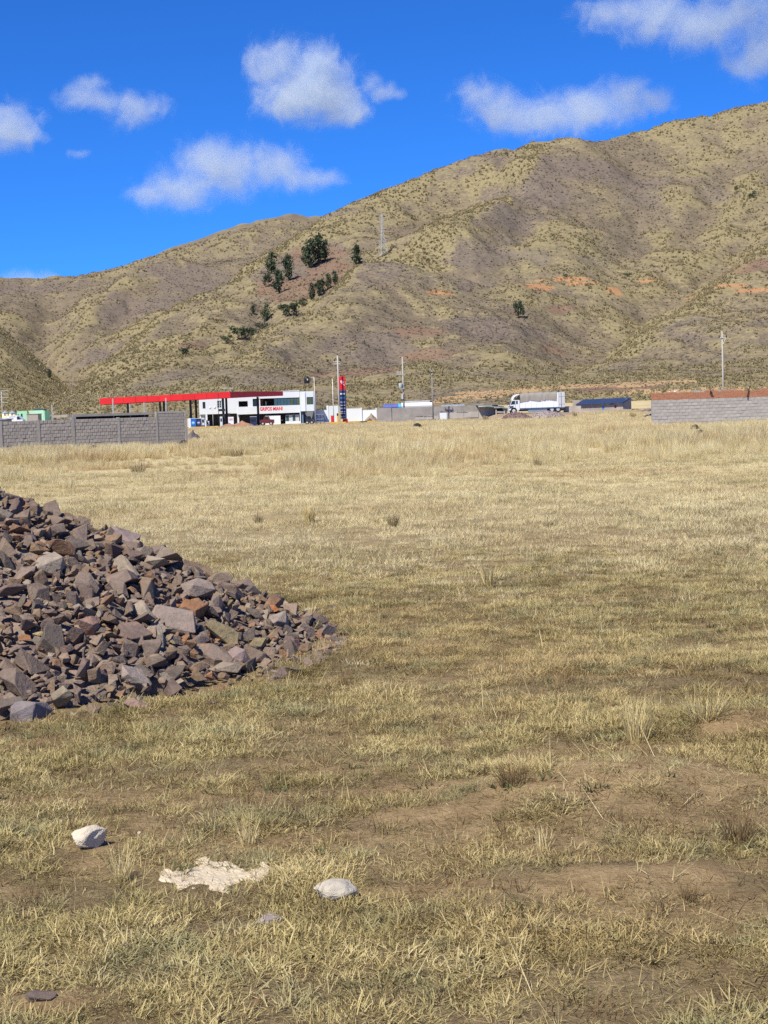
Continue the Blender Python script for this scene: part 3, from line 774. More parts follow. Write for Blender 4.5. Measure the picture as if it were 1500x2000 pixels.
# ------------------------------------------------------------------ filling station: canopy
def canopy():
    d = 250.0
    L1, C1, R1 = pt(195, 790, 249), pt(450, 777, 249), pt(553, 773, 262)
    zl, zc, zr = L1.z, C1.z, R1.z
    tl, tc, tr = pt(195, 778, 249).z, pt(450, 765, 249).z, pt(553, 764, 262).z
    c = thing('fuel_canopy', (C1.x, C1.y, .3), 'long flat red edged canopy on dark columns over the filling station forecourt', 'canopy')
    back = Vector((1.0, 14, 0)) ; dl = 10.0
    # outline: left front, corner, right front, right back, left back
    P = [(L1, zl, tl), (C1, zc, tc), (R1, zr, tr), (R1 + Vector((-5, 1.5, 0)), zr, tr), (L1 + Vector((-1.0, dl, 0)), zl, tl)]
    def wallseg(m, a, b, th):
        (p, za, ta), (q, zb, tb) = a, b
        dx = Vector((q.x - p.x, q.y - p.y, 0)); n = Vector((-dx.y, dx.x, 0)).normalized() * th   # inwards
        vs = [(p.x, p.y, za), (q.x, q.y, zb), (q.x, q.y, tb), (p.x, p.y, ta), (p.x + n.x, p.y + n.y, za), (q.x + n.x, q.y + n.y, zb), (q.x + n.x, q.y + n.y, tb), (p.x + n.x, p.y + n.y, ta)]
        m.add(vs, [(0, 1, 2, 3), (5, 4, 7, 6), (4, 5, 1, 0), (3, 2, 6, 7), (4, 0, 3, 7), (1, 5, 6, 2)])
    # fascia in panels with thin joints; the joint by the middle is paler
    def lerp(a, b, t): return (a[0].lerp(b[0], t), a[1] + (b[1] - a[1]) * t, a[2] + (b[2] - a[2]) * t)
    for (i, j, n) in ((0, 1, 11), (1, 2, 4)):
        for k in range(n):
            m = MB(); wallseg(m, lerp(P[i], P[j], k / n + (.0015 if k else 0)), lerp(P[i], P[j], (k + 1) / n), .12 + .002 * (k % 2)); m.build('fascia_panel', RED, c)
    m = MB(); wallseg(m, P[2], P[3], .12); wallseg(m, P[4], P[0], .12); wallseg(m, P[3], P[4], .12); m.build('side_fascia', RED, c)
    pts = [p[0] for p in P]
    s = MB(); vs = []
    zs = [(p[1] + .12, p[2] - .12) for p in P]
    ins = [pts[0] + Vector((.1, .14, 0)), pts[1] + Vector((0, .16, 0)), pts[2] + Vector((-.16, .02, 0)), pts[3] + Vector((0, -.14, 0)), pts[4] + Vector((.14, -.14, 0))]
    vs = [(p.x, p.y, z[0]) for p, z in zip(ins, zs)] + [(p.x, p.y, z[1]) for p, z in zip(ins, zs)]
    s.add(vs, [(4, 3, 2, 1, 0), (5, 6, 7, 8, 9)] + [(i, (i + 1) % 5, 5 + (i + 1) % 5, 5 + i) for i in range(5)])
    s.build('soffit', paint('canopy_soffit', (.33, .32, .32), .8, .1, .1, .3), c)
    for (px, dd, wdt) in ((250, 252, .30), (313, 251.5, .30), (320.5, 258, .30), (372.5, 251.5, .36), (383, 257, .34), (436, 251, .36), (442.5, 256, .34), (504, 258, .36)):
        x = pt(px, 800, dd).x; zt = zl + (zc - zl) * min(max((x - L1.x) / (C1.x - L1.x), 0), 1) + .12
        z0 = float(gz(x, dd)); m = MB(); m.lohi((x - wdt / 2, dd - wdt / 2, z0), (x + wdt / 2, dd + wdt / 2, zt)); m.build('column', DARKSTEEL, c)
    # two small floodlights on top
    for px in (438, 451):
        p = pt(px, 766, 252); m = MB(); m.cyl(p, p + Vector((0, 0, .6)), .03, n=5); m.lohi((p.x - .25, p.y - .1, p.z + .58), (p.x + .4, p.y + .1, p.z + .68)); m.build('floodlight', GALV, c)
canopy()

def text_obj(name, body, size, mat, parent, loc, extr=.03, rz=0, sx=1.0):
    cu = bpy.data.curves.new(name, 'FONT'); cu.body = body; cu.size = size; cu.extrude = extr; cu.offset = size * .03; cu.materials.append(mat)
    tmp = bpy.data.objects.new('tmp', cu); COL.objects.link(tmp); dg = bpy.context.evaluated_depsgraph_get()
    me = bpy.data.meshes.new_from_object(tmp.evaluated_get(dg)); bpy.data.objects.remove(tmp)
    o = link(name, me, parent); o.location = loc; o.rotation_euler = (math.pi / 2, 0, rz); o.scale = (sx, 1, 1); return o

def station():
    d = 272.0; k = d / F_PX
    def X(px, py=800): return pt(px, py, d).x
    def Z(py, px=500): return pt(px, py, d).z
    zg = float(gz(X(500), d))
    s = thing('station_building', (X(500), d, zg), 'white two storey filling station building with ribbon windows and red lettering', 'building')
    R = random.Random(3)
    zslab = Z(804, 500); zup0 = Z(806, 500); ztL = Z(770, 430); ztR = Z(764.5, 560)
    xl, x1, x2, x3 = X(388), X(463), X(585, 780), X(613, 780)
    xm = X(462)
    # upper storey, left part (set back a little) and right part
    hl = [(X(394.5, 790), X(400, 790), Z(798, 397), Z(785, 397)), (X(423, 790), X(432, 790), Z(797, 428), Z(782.5, 428))]
    MB().holed(xl, xm, zup0, ztL, d + .9, d + 1.15, hl).build('wall', WHITE, s)
    hr = [(X(466, 790), X(484, 790), Z(795.5, 475), Z(783.5, 475)), (X(493.5, 785), X(586, 785), Z(792.5, 540), Z(777.5, 540))]
    MB().holed(xm + .01, x2, Z(807, 520), ztR, d, d + .3, hr).build('wall', WHITE, s)
    # roof, floor slab, side and rear walls
    MB().lohi((xl + .02, d + 1.2, ztL - .5), (xm, d + 9, ztL - .25)).build('roof', CONCRETE, s)
    MB().lohi((xm, d + .35, ztR - .5), (x3 - .02, d + 9, ztR - .25)).build('roof', CONCRETE, s)
    MB().lohi((xl, d + 1.2, zg), (xl + .25, d + 9, ztL)).build('wall', WHITE, s)
    MB().lohi((xl + .3, d + 8.7, zg), (x3 - .1, d + 8.95, ztL)).build('wall', WHITE, s)
    MB().lohi((xl + .3, d + 1.2, zslab - .12), (x3 - .3, d + 8.6, zslab + .12)).build('floor_slab', CONCRETE, s)
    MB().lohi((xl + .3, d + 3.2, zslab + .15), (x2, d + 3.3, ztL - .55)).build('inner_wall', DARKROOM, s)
    # parapet coping
    MB().lohi((xm - .05, d - .06, ztR), (x2 + .03, d + .36, ztR + .10)).build('coping', WHITE, s)
    # windows of the upper storey
    def window(xa, xb, za, zb, y, panes, mats, frame=WHITE, fw=.05):
        f = MB().holed(xa + .01, xb - .01, za + .01, zb - .01, y, y + .06, [(xa + fw + (xb - xa - fw * 2) * i / panes + (fw / 2 if i else 0), xa + fw + (xb - xa - fw * 2) * (i + 1) / panes - (fw / 2 if i < panes - 1 else 0), za + fw, zb - fw) for i in range(panes)])
        o = f.build('window', frame, s)
        for i in range(panes):
            a = xa + fw + (xb - xa - fw * 2) * i / panes; b = xa + fw + (xb - xa - fw * 2) * (i + 1) / panes
            p = MB().lohi((a + .005, y + .03, za + fw - .01), (b - .005, y + .045, zb - fw + .01)); p.v = [tuple(Vector(v) - Vector(s.location)) for v in p.v]
            p.build('pane', mats[i % len(mats)], o, rel=False)
    window(*hl[0], d + 1.0, 1, [GLASS_DARK], DARKSTEEL); window(*hl[1], d + 1.0, 2, [GLASS_DARK, GLASS_TEAL], PALEBLUE, .09)
    for zz in (.35, .65):
        za = hl[1][2] + (hl[1][3] - hl[1][2]) * zz; MB().lohi((hl[1][0] + .1, d + .96, za - .02), (hl[1][1] - .1, d + .99, za + .02)).build('glazing_bar', PALEBLUE, s)
    window(hr[1][0], X(505, 785), hr[1][2], hr[1][3], d + .12, 1, [GLASS_DARK], DARKSTEEL)
    xg = X(535, 785)
    MB().lohi((X(506, 785), d + .10, hr[1][2]), (X(508, 785), d + .24, hr[1][3])).build('mullion', WHITE, s)
    MB().lohi((X(508.5, 785), d + 1.9, hr[1][2] + .1), (X(512, 785), d + 2.0, hr[1][3] - .2)).build('door_leaf', paint('brown_door', (.22, .13, .07)), s)
    MB().lohi((X(517, 785), d + 1.5, hr[1][2]), (X(519, 785), d + 1.7, hr[1][3] - .5)).build('inner_pillar', WHITE, s)
    window(xg, hr[1][1], hr[1][2], hr[1][3], d + .1, 8, [GLASS_TEAL, GLASS_TEAL, GLASS_TEAL, GLASS_TEAL, GLASS_TEAL, GLASS_OLIVE, GLASS_TEAL, GLASS_OLIVE], DARKSTEEL, .035)
    # projecting band with the lettering
    MB().lohi((X(463.5), d - .12, Z(808.5, 500)), (x2 + .02, d - .005, Z(793, 520))).build('front_band', WHITE, s)
    tx = text_obj('lettering', 'GRIFOS MIANI', .86, RED, s, Vector((X(507.5, 800), d - .13, Z(802.2, 510))) - Vector(s.location), .02)
    tx.scale = (.74, 1, 1)
    # corner tower
    MB().holed(x2 + .05, x3, Z(803, 600), Z(764.5, 600), d - .35, d - .1, [(X(599, 780), X(612, 780), Z(790, 605), Z(775.5, 605))]).build('corner_wall', PALEBLUE, s)
    MB().lohi((X(590, 780), d - .5, Z(803, 595)), (X(596.5, 780), d - .36, Z(765.5, 595))).build('corner_pilaster', WHITE, s)
    MB().lohi((x3 - .25, d - .09, Z(803, 600)), (x3, d + 8.6, Z(764.5, 600))).build('wall', PALEBLUE, s)
    window(X(599, 780), X(612, 780), Z(790, 605), Z(775.5, 605), d - .3, 3, [GLASS_OLIVE, GLASS_OLIVE, GLASS_TEAL], DARKSTEEL, .04)
    # ground floor, set back, its shade painted into dark walls
    yb = d + 2.6
    def gwall(a, b, z1=None, nm='wall', mat=WHITE, y=yb, zb=None): MB().lohi((X(a), y, zg if zb is None else zb), (X(b), y + .2, zslab - .13 if z1 is None else z1)).build(nm, mat, s)
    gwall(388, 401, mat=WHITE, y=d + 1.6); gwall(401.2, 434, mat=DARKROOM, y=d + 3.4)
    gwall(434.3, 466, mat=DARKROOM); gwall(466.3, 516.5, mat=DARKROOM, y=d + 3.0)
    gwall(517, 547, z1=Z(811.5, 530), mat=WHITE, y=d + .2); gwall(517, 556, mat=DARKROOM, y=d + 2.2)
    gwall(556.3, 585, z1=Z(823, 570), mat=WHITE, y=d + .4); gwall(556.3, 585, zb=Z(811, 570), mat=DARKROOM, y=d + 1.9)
    window(X(557), X(583.5), Z(823, 570), Z(810, 570), d + .45, 4, [GLASS_TEAL, paint('white_curtain', (.5, .52, .55))], PALEBLUE, .06)
    for px in (464, 402, 446): MB().lohi((X(px) - .16, d + .5, zg), (X(px) + .16, d + .8, zslab - .13)).build('column', WHITE if px != 446 else DARKSTEEL, s)
    MB().lohi((X(586, 815), d - .2, zg), (X(587.5, 815), d + .3, Z(803, 587))).build('column', WHITE, s)
    dr = MB().lohi((X(588.5, 815), d + .1, zg), (X(592.5, 815), d + .16, Z(804, 590))).build('door', paint('blue_grey_door', (.12, .2, .32)), s)
    MB().prism([(X(594, 802) , Z(802.5, 594)), (X(604, 824), Z(822, 604)), (X(608, 824), Z(822, 608)), (X(612.5, 802), Z(802.5, 612))], d - .3, d + 3).build('stair_soffit', paint('stair_underside', (.17, .18, .19)), s)
    # roof tank on its stand
    t = thing('water_tank', (pt(599.5, 750, d + 4).x, d + 4, ztR - .25), 'black plastic water tank on a thin stand above the station roof', 'tank')
    z0 = pt(599.5, 748, d + 4).z; x0 = t.location.x
    MB().lathe([(.5, 0), (.52, .1), (.50, .3), (.53, .35), (.50, .55), (.53, .6), (.50, .8), (.42, .98), (.16, 1.08), (.16, 1.16)], (x0, d + 4, z0), 18).build('tank_body', BLACK, t, True)
    MB().lohi((x0 + .05, d + 3.44, z0 + .45), (x0 + .25, d + 3.47, z0 + .75)).build('label_patch', paint('pale_label', (.45, .47, .5)), t)
    m = MB()
    for dx, dy in ((-.35, -.35), (.35, -.35), (-.35, .35), (.35, .35)): m.bar((x0 + dx * .9, d + 4 + dy, ztR - .25), (x0 + dx, d + 4 + dy, z0 - .001), .05)
    m.lohi((x0 - .5, d + 3.5, z0 - .07), (x0 + .5, d + 4.5, z0 - .002)); m.build('stand', DARKSTEEL, t)
station()

# ------------------------------------------------------------------ things round the station
def post(name, base, top, r, mat, label, cat, group=None):
    """vertical pole as a thing with its shaft; base/top are photo pixels with a distance"""
    p = pt(*base); q = pt(*top); z0 = float(gz(p.x, p.y))
    o = thing(name, (p.x, p.y, z0), label, cat, group)
    MB().cyl((p.x, p.y, z0 - .1), (p.x, p.y, q.z), r, r * .7, 9).build('shaft', mat, o, True)
    return o, p.x, p.y, z0, q.z
GP = 'utility poles along the road'
o, x, y, z0, z1 = post('utility_pole', (663.5, 824, 246), (658, 694, 246), .155, POLE_C, 'tall concrete pole right beside the red price totem', 'utility pole', GP)
for dz, w in ((-1.0, .55), (-1.35, .5)): MB().box((x - .1, y, z1 + dz), (w * 2.2, .1, .09)).build('crossarm', GALV, o)
m = MB(); m.lathe([(.1, 0), (.13, .1), (.06, .25)], (x, y, z1), 8); m.build('pole_cap', DARKSTEEL, o)
for dx in (-.5, .45): MB().lathe([(.05, 0), (.08, .1), (.05, .25), (.08, .3), (.03, .4)], (x + dx, y, z1 - .95), 8).build('insulator', BLACK, o)
MB().lohi((x + .3, y - .1, z1 - .95), (x + .6, y + .1, z1 - .65)).build('fuse_box', DARKSTEEL, o)
MB().lohi((x - .18, y - .19, z0), (x + .18, y + .19, z0 + 2.7)).build('painted_base', paint('buff_paint', (.42, .33, .20)), o)
MB().lohi((x - .19, y - .2, z0 + 2.25), (x + .19, y + .2, z0 + 2.4)).build('painted_band', CYAN, o)
o, x, y, z0, z1 = post('utility_pole', (789, 800, 243), (785, 697, 243), .15, POLE_C, 'tall concrete pole carrying a grey transformer above the grey wall', 'utility pole', GP)
m = MB(); m.box((x - .32, y - .1, z1 - 2.75), (1.3, .12, .1)); m.build('crossarm', GALV, o)
for dx in (-.85, -.6, -.35): MB().lathe([(.04, 0), (.08, .08), (.05, .2), (.08, .26), (.03, .4)], (x + dx, y - .1, z1 - 2.7), 8).build('insulator', GALV, o)
tr = MB().lathe([(.25, 0), (.30, .06), (.30, .75), (.26, .82)], (x - .42, y - .2, z1 - 4.95), 14); tr = tr.build('transformer', paint('transformer_grey', (.36, .45, .43)), o, True)
m = MB(); [m.lathe([(.05, .8), (.07, .95), (.03, 1.1)], (x - .42 + dx, y - .2, z1 - 4.95), 6) for dx in (-.15, .1)]; m.v = [tuple(Vector(v) - Vector(o.location)) for v in m.v]; m.build('bushing', DARKSTEEL, tr, rel=False)
MB().lohi((x - .62, y - .45, z1 - 5.05), (x + .3, y + .2, z1 - 4.97)).build('platform', GALV, o)
MB().lohi((x - .34, y - .32, z1 - 6.6), (x - .06, y - .16, z1 - 5.8)).build('meter_box', paint('pale_grey_box', (.45, .47, .48)), o)
o, x, y, z0, z1 = post('utility_pole', (846, 815, 236), (842.5, 720, 236), .11, GREYPOLE, 'dull grey pole with a dark crossarm, right of the transformer pole', 'utility pole', GP)
MB().box((x, y - .12, z1 - .55), (1.25, .1, .12), 0, 0, .07).build('crossarm', DARKSTEEL, o)
for dx in (-.55, 0, .55): MB().lathe([(.04, 0), (.08, .08), (.05, .22), (.03, .42)], (x + dx, y - .12, z1 - .5 + (.3 if dx == 0 else 0)), 7).build('insulator', DARKSTEEL, o)
for s_ in (-1, 1): MB().bar((x, y - .12, z1 - 1.1), (x + .4 * s_, y - .12, z1 - .6), .05).build('brace', DARKSTEEL, o)
o, x, y, z0, z1 = post('utility_pole', (1413.5, 815, 150), (1409, 647, 150), .105, POLE_C, 'lone pale concrete pole standing behind the right brick topped wall', 'utility pole', GP)
MB().box((x + .04, y - .1, z1 - .62), (.8, .08, .07)).build('crossarm', GALV, o)
for dx in (-.32, .38): MB().lathe([(.05, 0), (.08, .08), (.05, .2), (.03, .3)], (x + dx, y - .1, z1 - .66), 7).build('insulator', DARKSTEEL, o)
MB().bar((x + .02, y - .1, z1 - 1.25), (x + .34, y - .1, z1 - .65), .05).build('brace', GALV, o)
o, x, y, z0, z1 = post('utility_pole', (5.5, 822, 330), (2, 763, 330), .15, POLE_C, 'pole with stacked crossarms at the left edge beyond the block wall', 'utility pole', GP)
for dz in (-.05, -.75, -1.5, -2.6): MB().box((x + .55, y - .12, z1 + dz), (1.7, .1, .09)).build('crossarm', GALV, o)
o, x, y, z0, z1 = post('light_post', (652, 822, 258), (649, 741, 258), .085, paint('pale_post', (.6, .58, .55)), 'thin pale post in front of the white boundary panel left of the totem', 'post')
MB().lathe([(.06, 0), (.02, .15)], (x, y, z1), 8).build('post_cap', GALV, o)
o, x, y, z0, z1 = post('light_post', (615.5, 800, 260), (610.5, 736, 260), .075, paint('pale_post', (.6, .58, .55)), 'thin pale post rising against the corner of the station beside the water tank', 'post')
MB().lohi((x - .5, y - .05, z1 - .12), (x + .05, y + .05, z1)).build('lamp_arm', GALV, o)
o, x, y, z0, z1 = post('double_lamp_post', (416.5, 832, 244), (414.5, 799, 244), .05, GALV, 'white double headed globe lamp post on the forecourt', 'lamp post')
for s_ in (-1, 1):
    MB().bar((x, y, z1 - .03), (x + .38 * s_, y, z1), .035).build('arm', GALV, o)
    MB().lathe([(.04, 0), (.15, .1), (.19, .26), (.12, .4), (.03, .44)], (x + .38 * s_, y, z1), 10).build('globe', WHITE, o, True)
o, x, y, z0, z1 = post('sign_post', (428, 838, 238), (423.5, 770, 238), .05, DARKSTEEL, 'dark thin post with a small black sign board before the canopy', 'sign post')
MB().lohi((x + .02, y - .06, pt(425, 803.5, 238).z), (x + 1.05, y - .02, pt(425, 799, 238).z)).build('sign_board', BLACK, o)

# price totem
def totem():
    d = 247.0
    p = pt(670.5, 820, d); zg = float(gz(p.x, d)); x0 = p.x; w = .98
    def Z(py): return pt(669, py, d).z
    t = thing('price_totem', (x0, d, zg), 'tall price totem, red above with a white emblem and navy rows below', 'sign')
    MB().lohi((x0 - w / 2, d, Z(761)), (x0 + w / 2, d + .35, Z(735))).build('red_head', RED, t)
    MB().lohi((x0 - w / 2 + .02, d + .01, Z(818)), (x0 + w / 2 - .02, d + .34, Z(761.2))).build('navy_panel', NAVY, t)
    MB().lohi((x0 + w / 2 - .05, d + .02, zg), (x0 + w / 2 + .06, d + .36, Z(760))).build('edge_post', DARKSTEEL, t)
    MB().lohi((x0 - .1, d + .05, zg), (x0 + w / 2 + .25, d + .4, Z(818.3))).build('foot', RED, t)
    em = MB()
    for (cx, cz, r) in ((-.04, .08, .2), (.08, -.02, .17), (0, -.14, .13), (-.12, .2, .1)):
        n = 12; em.prism([(x0 + cx + r * math.cos(i * 2 * math.pi / n), Z(746.5) + cz + r * math.sin(i * 2 * math.pi / n)) for i in range(n)], d - .03 - cz * .01 - cx * .007, d - .001)
    em.prism([(x0 + .02, Z(746.5) - .1), (x0 + .42, Z(746.5) - .5), (x0 + .40, Z(746.5) - .55), (x0 - .05, Z(746.5) - .18)], d - .026, d - .002)
    em.build('emblem', paint('off_white_emblem', (.8, .7, .68)), t)
    rr = random.Random(2)
    for py, hgt, mt in ((763.2, .12, paint('mauve_print', (.3, .16, .32))), (769, .3, WHITE), (777, .36, paint('mid_blue_print', (.05, .20, .45))), (785.5, .26, paint('dim_digits', (.26, .34, .45))), (791.5, .16, paint('pale_print', (.5, .52, .6))), (797.5, .26, paint('dim_digits', (.26, .34, .45))), (804, .16, paint('pale_print', (.5, .52, .6))), (807.5, .16, paint('pale_print', (.5, .52, .6))), (814, .28, paint('dim_digits', (.26, .34, .45)))):
        m = MB(); u = -w / 2 + .12
        while u < w / 2 - .2:
            ww = rr.uniform(.08, .16); m.lohi((x0 + u, d - .012, Z(py) - hgt / 2 * rr.uniform(.7, 1)), (x0 + u + ww, d - .001, Z(py) + hgt / 2 * rr.uniform(.7, 1))); u += ww + .035
        m.build('price_row', mt, t)
totem()

def box_thing(name, px0, px1, py0, py1, d, depth, mat, label, cat, part='body'):
    a = pt(px0, py1, d); b = pt(px1, py0, d); z0 = min(a.z, float(gz(a.x, d)))
    o = thing(name, ((a.x + b.x) / 2, d, z0), label, cat); MB().lohi((a.x, d, z0), (b.x, d + depth, b.z)).build(part, mat, o); return o, a.x, b.x, z0, b.z

# white boundary wall of the station, in stepped bays
def boundary():
    d = 276.0
    w = thing('white_boundary_wall', (pt(675, 825, d).x, d, 0.3), 'low white rendered boundary wall stepping along behind the price totem', 'wall')
    def X(px): return pt(px, 810, d).x
    for (a, b, top, yo) in ((613, 638, 801, 0), (677, 706, 797.5, .02), (706.2, 734, 800.5, .05)):
        zt = pt((a + b) / 2, top, d).z
        MB().lohi((X(a), d + yo, float(gz(X(a), d)) - .2), (X(b), d + yo + .2, zt)).build('bay', WHITE, w)
        MB().lohi((X(a) - .0, d + yo - .03, zt + .001), (X(b), d + yo + .23, zt + .05)).build('coping', paint('grey_coping', (.4, .42, .44)), w)
    for a, b, top in ((638.2, 642, 792), (733.8, 736, 796.5), (705, 707.5, 796.5)):
        MB().lohi((X(a), d - .15, .1), (X(b), d + .3, pt(a, top, d).z)).build('pier', WHITE, w)
    MB().lohi((X(642.1), d - .05, .1), (X(664), d + .18, pt(652, 792.5, d).z)).build('grey_panel', PALEBLUE, w)
boundary()
box_thing('pump_cabinet', 646.5, 651, 811.5, 823, 257.5, .4, RED, 'small red cabinet standing before the pale panel left of the totem', 'cabinet')
o, xa, xb, za, zb = box_thing('bollard_box', 658.5, 663, 807.5, 824, 250, .35, YELLOW, 'yellow box with a dark top at the foot of the tall pole by the totem', 'box')
MB().lohi((xa - .02, 249.95, zb - .35), (xb + .02, 250.4, zb + .04)).build('dark_top', DARKSTEEL, o)
for (a, b, y0, y1, dd, lb) in ((644, 676, 823.5, 828.5, 244, 'yellow painted kerb at the foot of the price totem'), (372, 426, 834, 838.5, 240, 'yellow painted kerb in front of the blue fuel dispensers'), (677, 736, 823, 826, 252, 'thin yellow kerb running right from the totem along the white wall')):
    p = pt(a, y1, dd); q = pt(b, y0, dd); zg = float(gz(p.x, dd))
    m = MB(); n = 6
    for i in range(n): m.lohi((p.x + (q.x - p.x) * i / n + .01, dd, zg - .1), (p.x + (q.x - p.x) * (i + 1) / n - .01, dd + 1.2, zg + .22 + .004 * (i % 2)))
    tag(m.build('kerb', YELLOW), lb, 'kerb', 'yellow kerbs of the forecourt')

# dispensers and clutter under the canopy
for i, (a, b, lb, mt) in enumerate(((372.5, 382, 'left fuel dispenser with a bright blue front and round white emblem', BLUE), (383, 392, 'right fuel dispenser with a darker navy front beside the bright blue one', NAVY))):
    o, xa, xb, za, zb = box_thing('fuel_dispenser', a - 4.5 if i == 0 else a, b, 816.8, 833.5, 243 + i * .3, .9, WHITE, lb, 'fuel dispenser', 'cabinet'); o['group'] = 'fuel dispensers on the forecourt'
    xs = pt(a, 820, 243).x
    MB().lohi((xs, 242.93 + i * .3, za + .1), (xb - .02, 242.99 + i * .3, zb - .05)).build('front_panel', mt, o)
    n = 14; cx, cz, r = (xs + xb) / 2, (za + zb) / 2 + .05, .26
    MB().prism([(cx + r * math.cos(k * 2 * math.pi / n), cz + r * math.sin(k * 2 * math.pi / n)) for k in range(n)], 242.90 + i * .3, 242.925 + i * .3).build('emblem', CYAN if i == 0 else paint('dim_blue', (.1, .16, .35)), o)
    MB().lohi((cx - .16, 242.88 + i * .3, cz - .06), (cx + .16, 242.895 + i * .3, cz + .08)).build('emblem_mark', WHITE if i == 0 else paint('pale_print', (.5, .52, .6)), o)
    m = MB()
    for k in range(6): m.cyl((xb + .12 + .05 * math.sin(k), 243.3, za + .2 + k * .18), (xb + .12 + .05 * math.sin(k + 1), 243.3, za + .2 + (k + 1) * .18), .025, n=5)
    m.build('hose', BLACK, o)
for (a, b, y0, y1, dd, lb, mt) in ((394, 399, 815, 832, 245, 'slim pale blue air pump cabinet right of the dispensers', PALEBLUE), (403, 408, 822, 832, 246, 'low white bin under the canopy', WHITE), (430, 434, 813, 831, 250, 'pale blue pump behind the dark sign post', PALEBLUE), (489, 500.5, 814, 831.5, 252, 'dark navy container box under the right canopy columns', NAVY)):
    o, xa, xb, za, zb = box_thing('pump_cabinet' if 'pump' in lb else ('bin' if 'bin' in lb else 'container_box'), a, b, y0, y1, dd, .8, mt, lb, 'pump' if 'pump' in lb else 'bin' if 'bin' in lb else 'box')
    MB().lohi((xa - .04, dd - .04, zb), (xb + .04, dd + .84, zb + .08)).build('lid', DARKSTEEL if mt != NAVY else GALV, o)
    MB().lohi((xa + .08, dd - .03, za + (zb - za) * .5), (xb - .08, dd - .001, za + (zb - za) * .8)).build('display', GLASS_DARK, o)
o, xa, xb, za, zb = box_thing('notice_board', 446, 456, 814, 827.5, 247, .08, WHITE, 'white notice board with faded pink print under the canopy', 'notice board', 'board')
MB().lohi((xa + .15, 246.98, za + 1.0), (xb - .15, 246.995, zb - .25)).build('faded_print', paint('faded_pink', (.62, .33, .32)), o)
for xx in (xa + .06, xb - .06): MB().lohi((xx - .03, 246.99, za - .1), (xx + .03, 247.09, za + .2)).build('leg', DARKSTEEL, o)

# dark red pickup, dark car and metal rack
def vehicle(name, px0, px1, ybase, d, H, mat, label, cat, profile, glass_poly):
    a = pt(px0, ybase, d); b = pt(px1, ybase, d); L = b.x - a.x; zg = float(gz(a.x, d))
    o = thing(name, ((a.x + b.x) / 2, d, zg), label, cat)
    def P(poly): return [(a.x + u * L, zg + v * H) for u, v in poly]
    MB().prism(P(profile), d, d + 1.6).build('body', mat, o)
    MB().prism(P(glass_poly), d - .012, d + 1.612).build('window', GLASS_DARK, o)
    for u in (.2, .8):
        for yy in (d - .02, d + 1.42):
            c = Vector((a.x + u * L, yy, zg + .3)); wh = MB().cyl(c, c + Vector((0, .2, 0)), .3, n=16).build('wheel', RUBBER, o)
            h = MB().cyl(c - Vector((0, .01, 0)), c + Vector((0, .21, 0)), .15, n=12); h.v = [tuple(Vector(v) - Vector(o.location)) for v in h.v]; h.build('rim', GALV, wh, rel=False)
    return o
vehicle('pickup', 508, 535, 832, 248, 1.45, paint('dark_red_paint', (.13, .02, .02), .4, .5), 'dark red pickup parked under the station front', 'pickup', [(0, .22), (1, .22), (1, .62), (.7, .66), (.62, 1), (.32, 1), (.24, .66), (0, .6)], [(.34, .68), (.6, .68), (.57, .93), (.36, .93)])
vehicle('parked_car', 597, 612, 828, 252, 1.35, paint('dark_grey_car_paint', (.03, .032, .036), .3, .5), 'small dark car parked at the station corner', 'car', [(0, .2), (1, .2), (1, .55), (.8, .62), (.62, 1), (.25, 1), (.06, .62), (0, .5)], [(.27, .64), (.74, .64), (.6, .93), (.3, .93)])
def rack():
    a = pt(619, 828, 254); b = pt(633, 828, 254); zg = float(gz(a.x, 254)); zt = pt(626, 809, 254).z
    o = thing('metal_rack', ((a.x + b.x) / 2, 254, zg), 'open dark metal frame rack against the white boundary wall', 'rack')
    for x in (a.x, (a.x + b.x) / 2, b.x):
        for y in (254, 254.7): MB().bar((x, y, zg), (x, y, zt), .05).build('post', DARKSTEEL, o)
    for z in (zg + .4, (zg + zt) / 2, zt): MB().lohi((a.x - .05, 253.95, z - .02), (b.x + .05, 254.75, z + .02)).build('shelf', GALV, o)
rack()

# earth heaps
def heap(name, px0, px1, ytop, ybase, d, mat, label, seed, lumps=0, depth=3.0):
    a = pt(px0, ybase, d); b = pt(px1, ybase, d); top = pt((px0 + px1) / 2, ytop, d).z; zg = float(gz((a.x + b.x) / 2, d)) - .05
    n = 26; W = (b.x - a.x) / 2; H = max(.3, top - zg); xs, ys = np.meshgrid(np.linspace(-1, 1, n), np.linspace(-1, 1, n))
    q = np.clip(1 - np.hypot(xs, ys) * (1 + .25 * (fbm(xs * 2 + seed, ys * 2, 2, seed) - .5)), 0, 1); z = H * (q ** .8) * (.75 + .6 * (fbm(xs * 3 + seed * 5, ys * 3, 3, seed) - .2)) + (fbm(xs * 9, ys * 9, 2, seed) - .5) * H * .15 * (q > 0)
    V = np.stack([xs * W * 1.05, ys * depth, z - .03 + (q <= 0) * -.3], -1).reshape(-1, 3)
    me = np_mesh(name, V, grid_faces(n, n), mat, True)
    o = link(name, me, None, ((a.x + b.x) / 2, d, zg)); return o, W, H, zg
EARTH = paint('reddish_earth', (.33, .185, .125), .95, .05, .25, 1.2, bump=.05)
tag(heap('earth_heap', 428, 467, 826, 838, 240, EARTH, '', 3)[0], 'left hump of the reddish earth heap before the station', 'earth heap', 'earth heaps by the road')
tag(heap('earth_heap', 450, 498, 821, 838, 242, EARTH, '', 4)[0], 'larger right hump of the reddish earth heap before the station', 'earth heap', 'earth heaps by the road')
tag(heap('sand_heap', 711, 739, 807, 826, 255, paint('grey_brown_sand', (.27, .22, .17), .95, .05, .2, 1), '', 5)[0], 'grey brown sand heap leaning against the end of the white wall', 'sand heap')
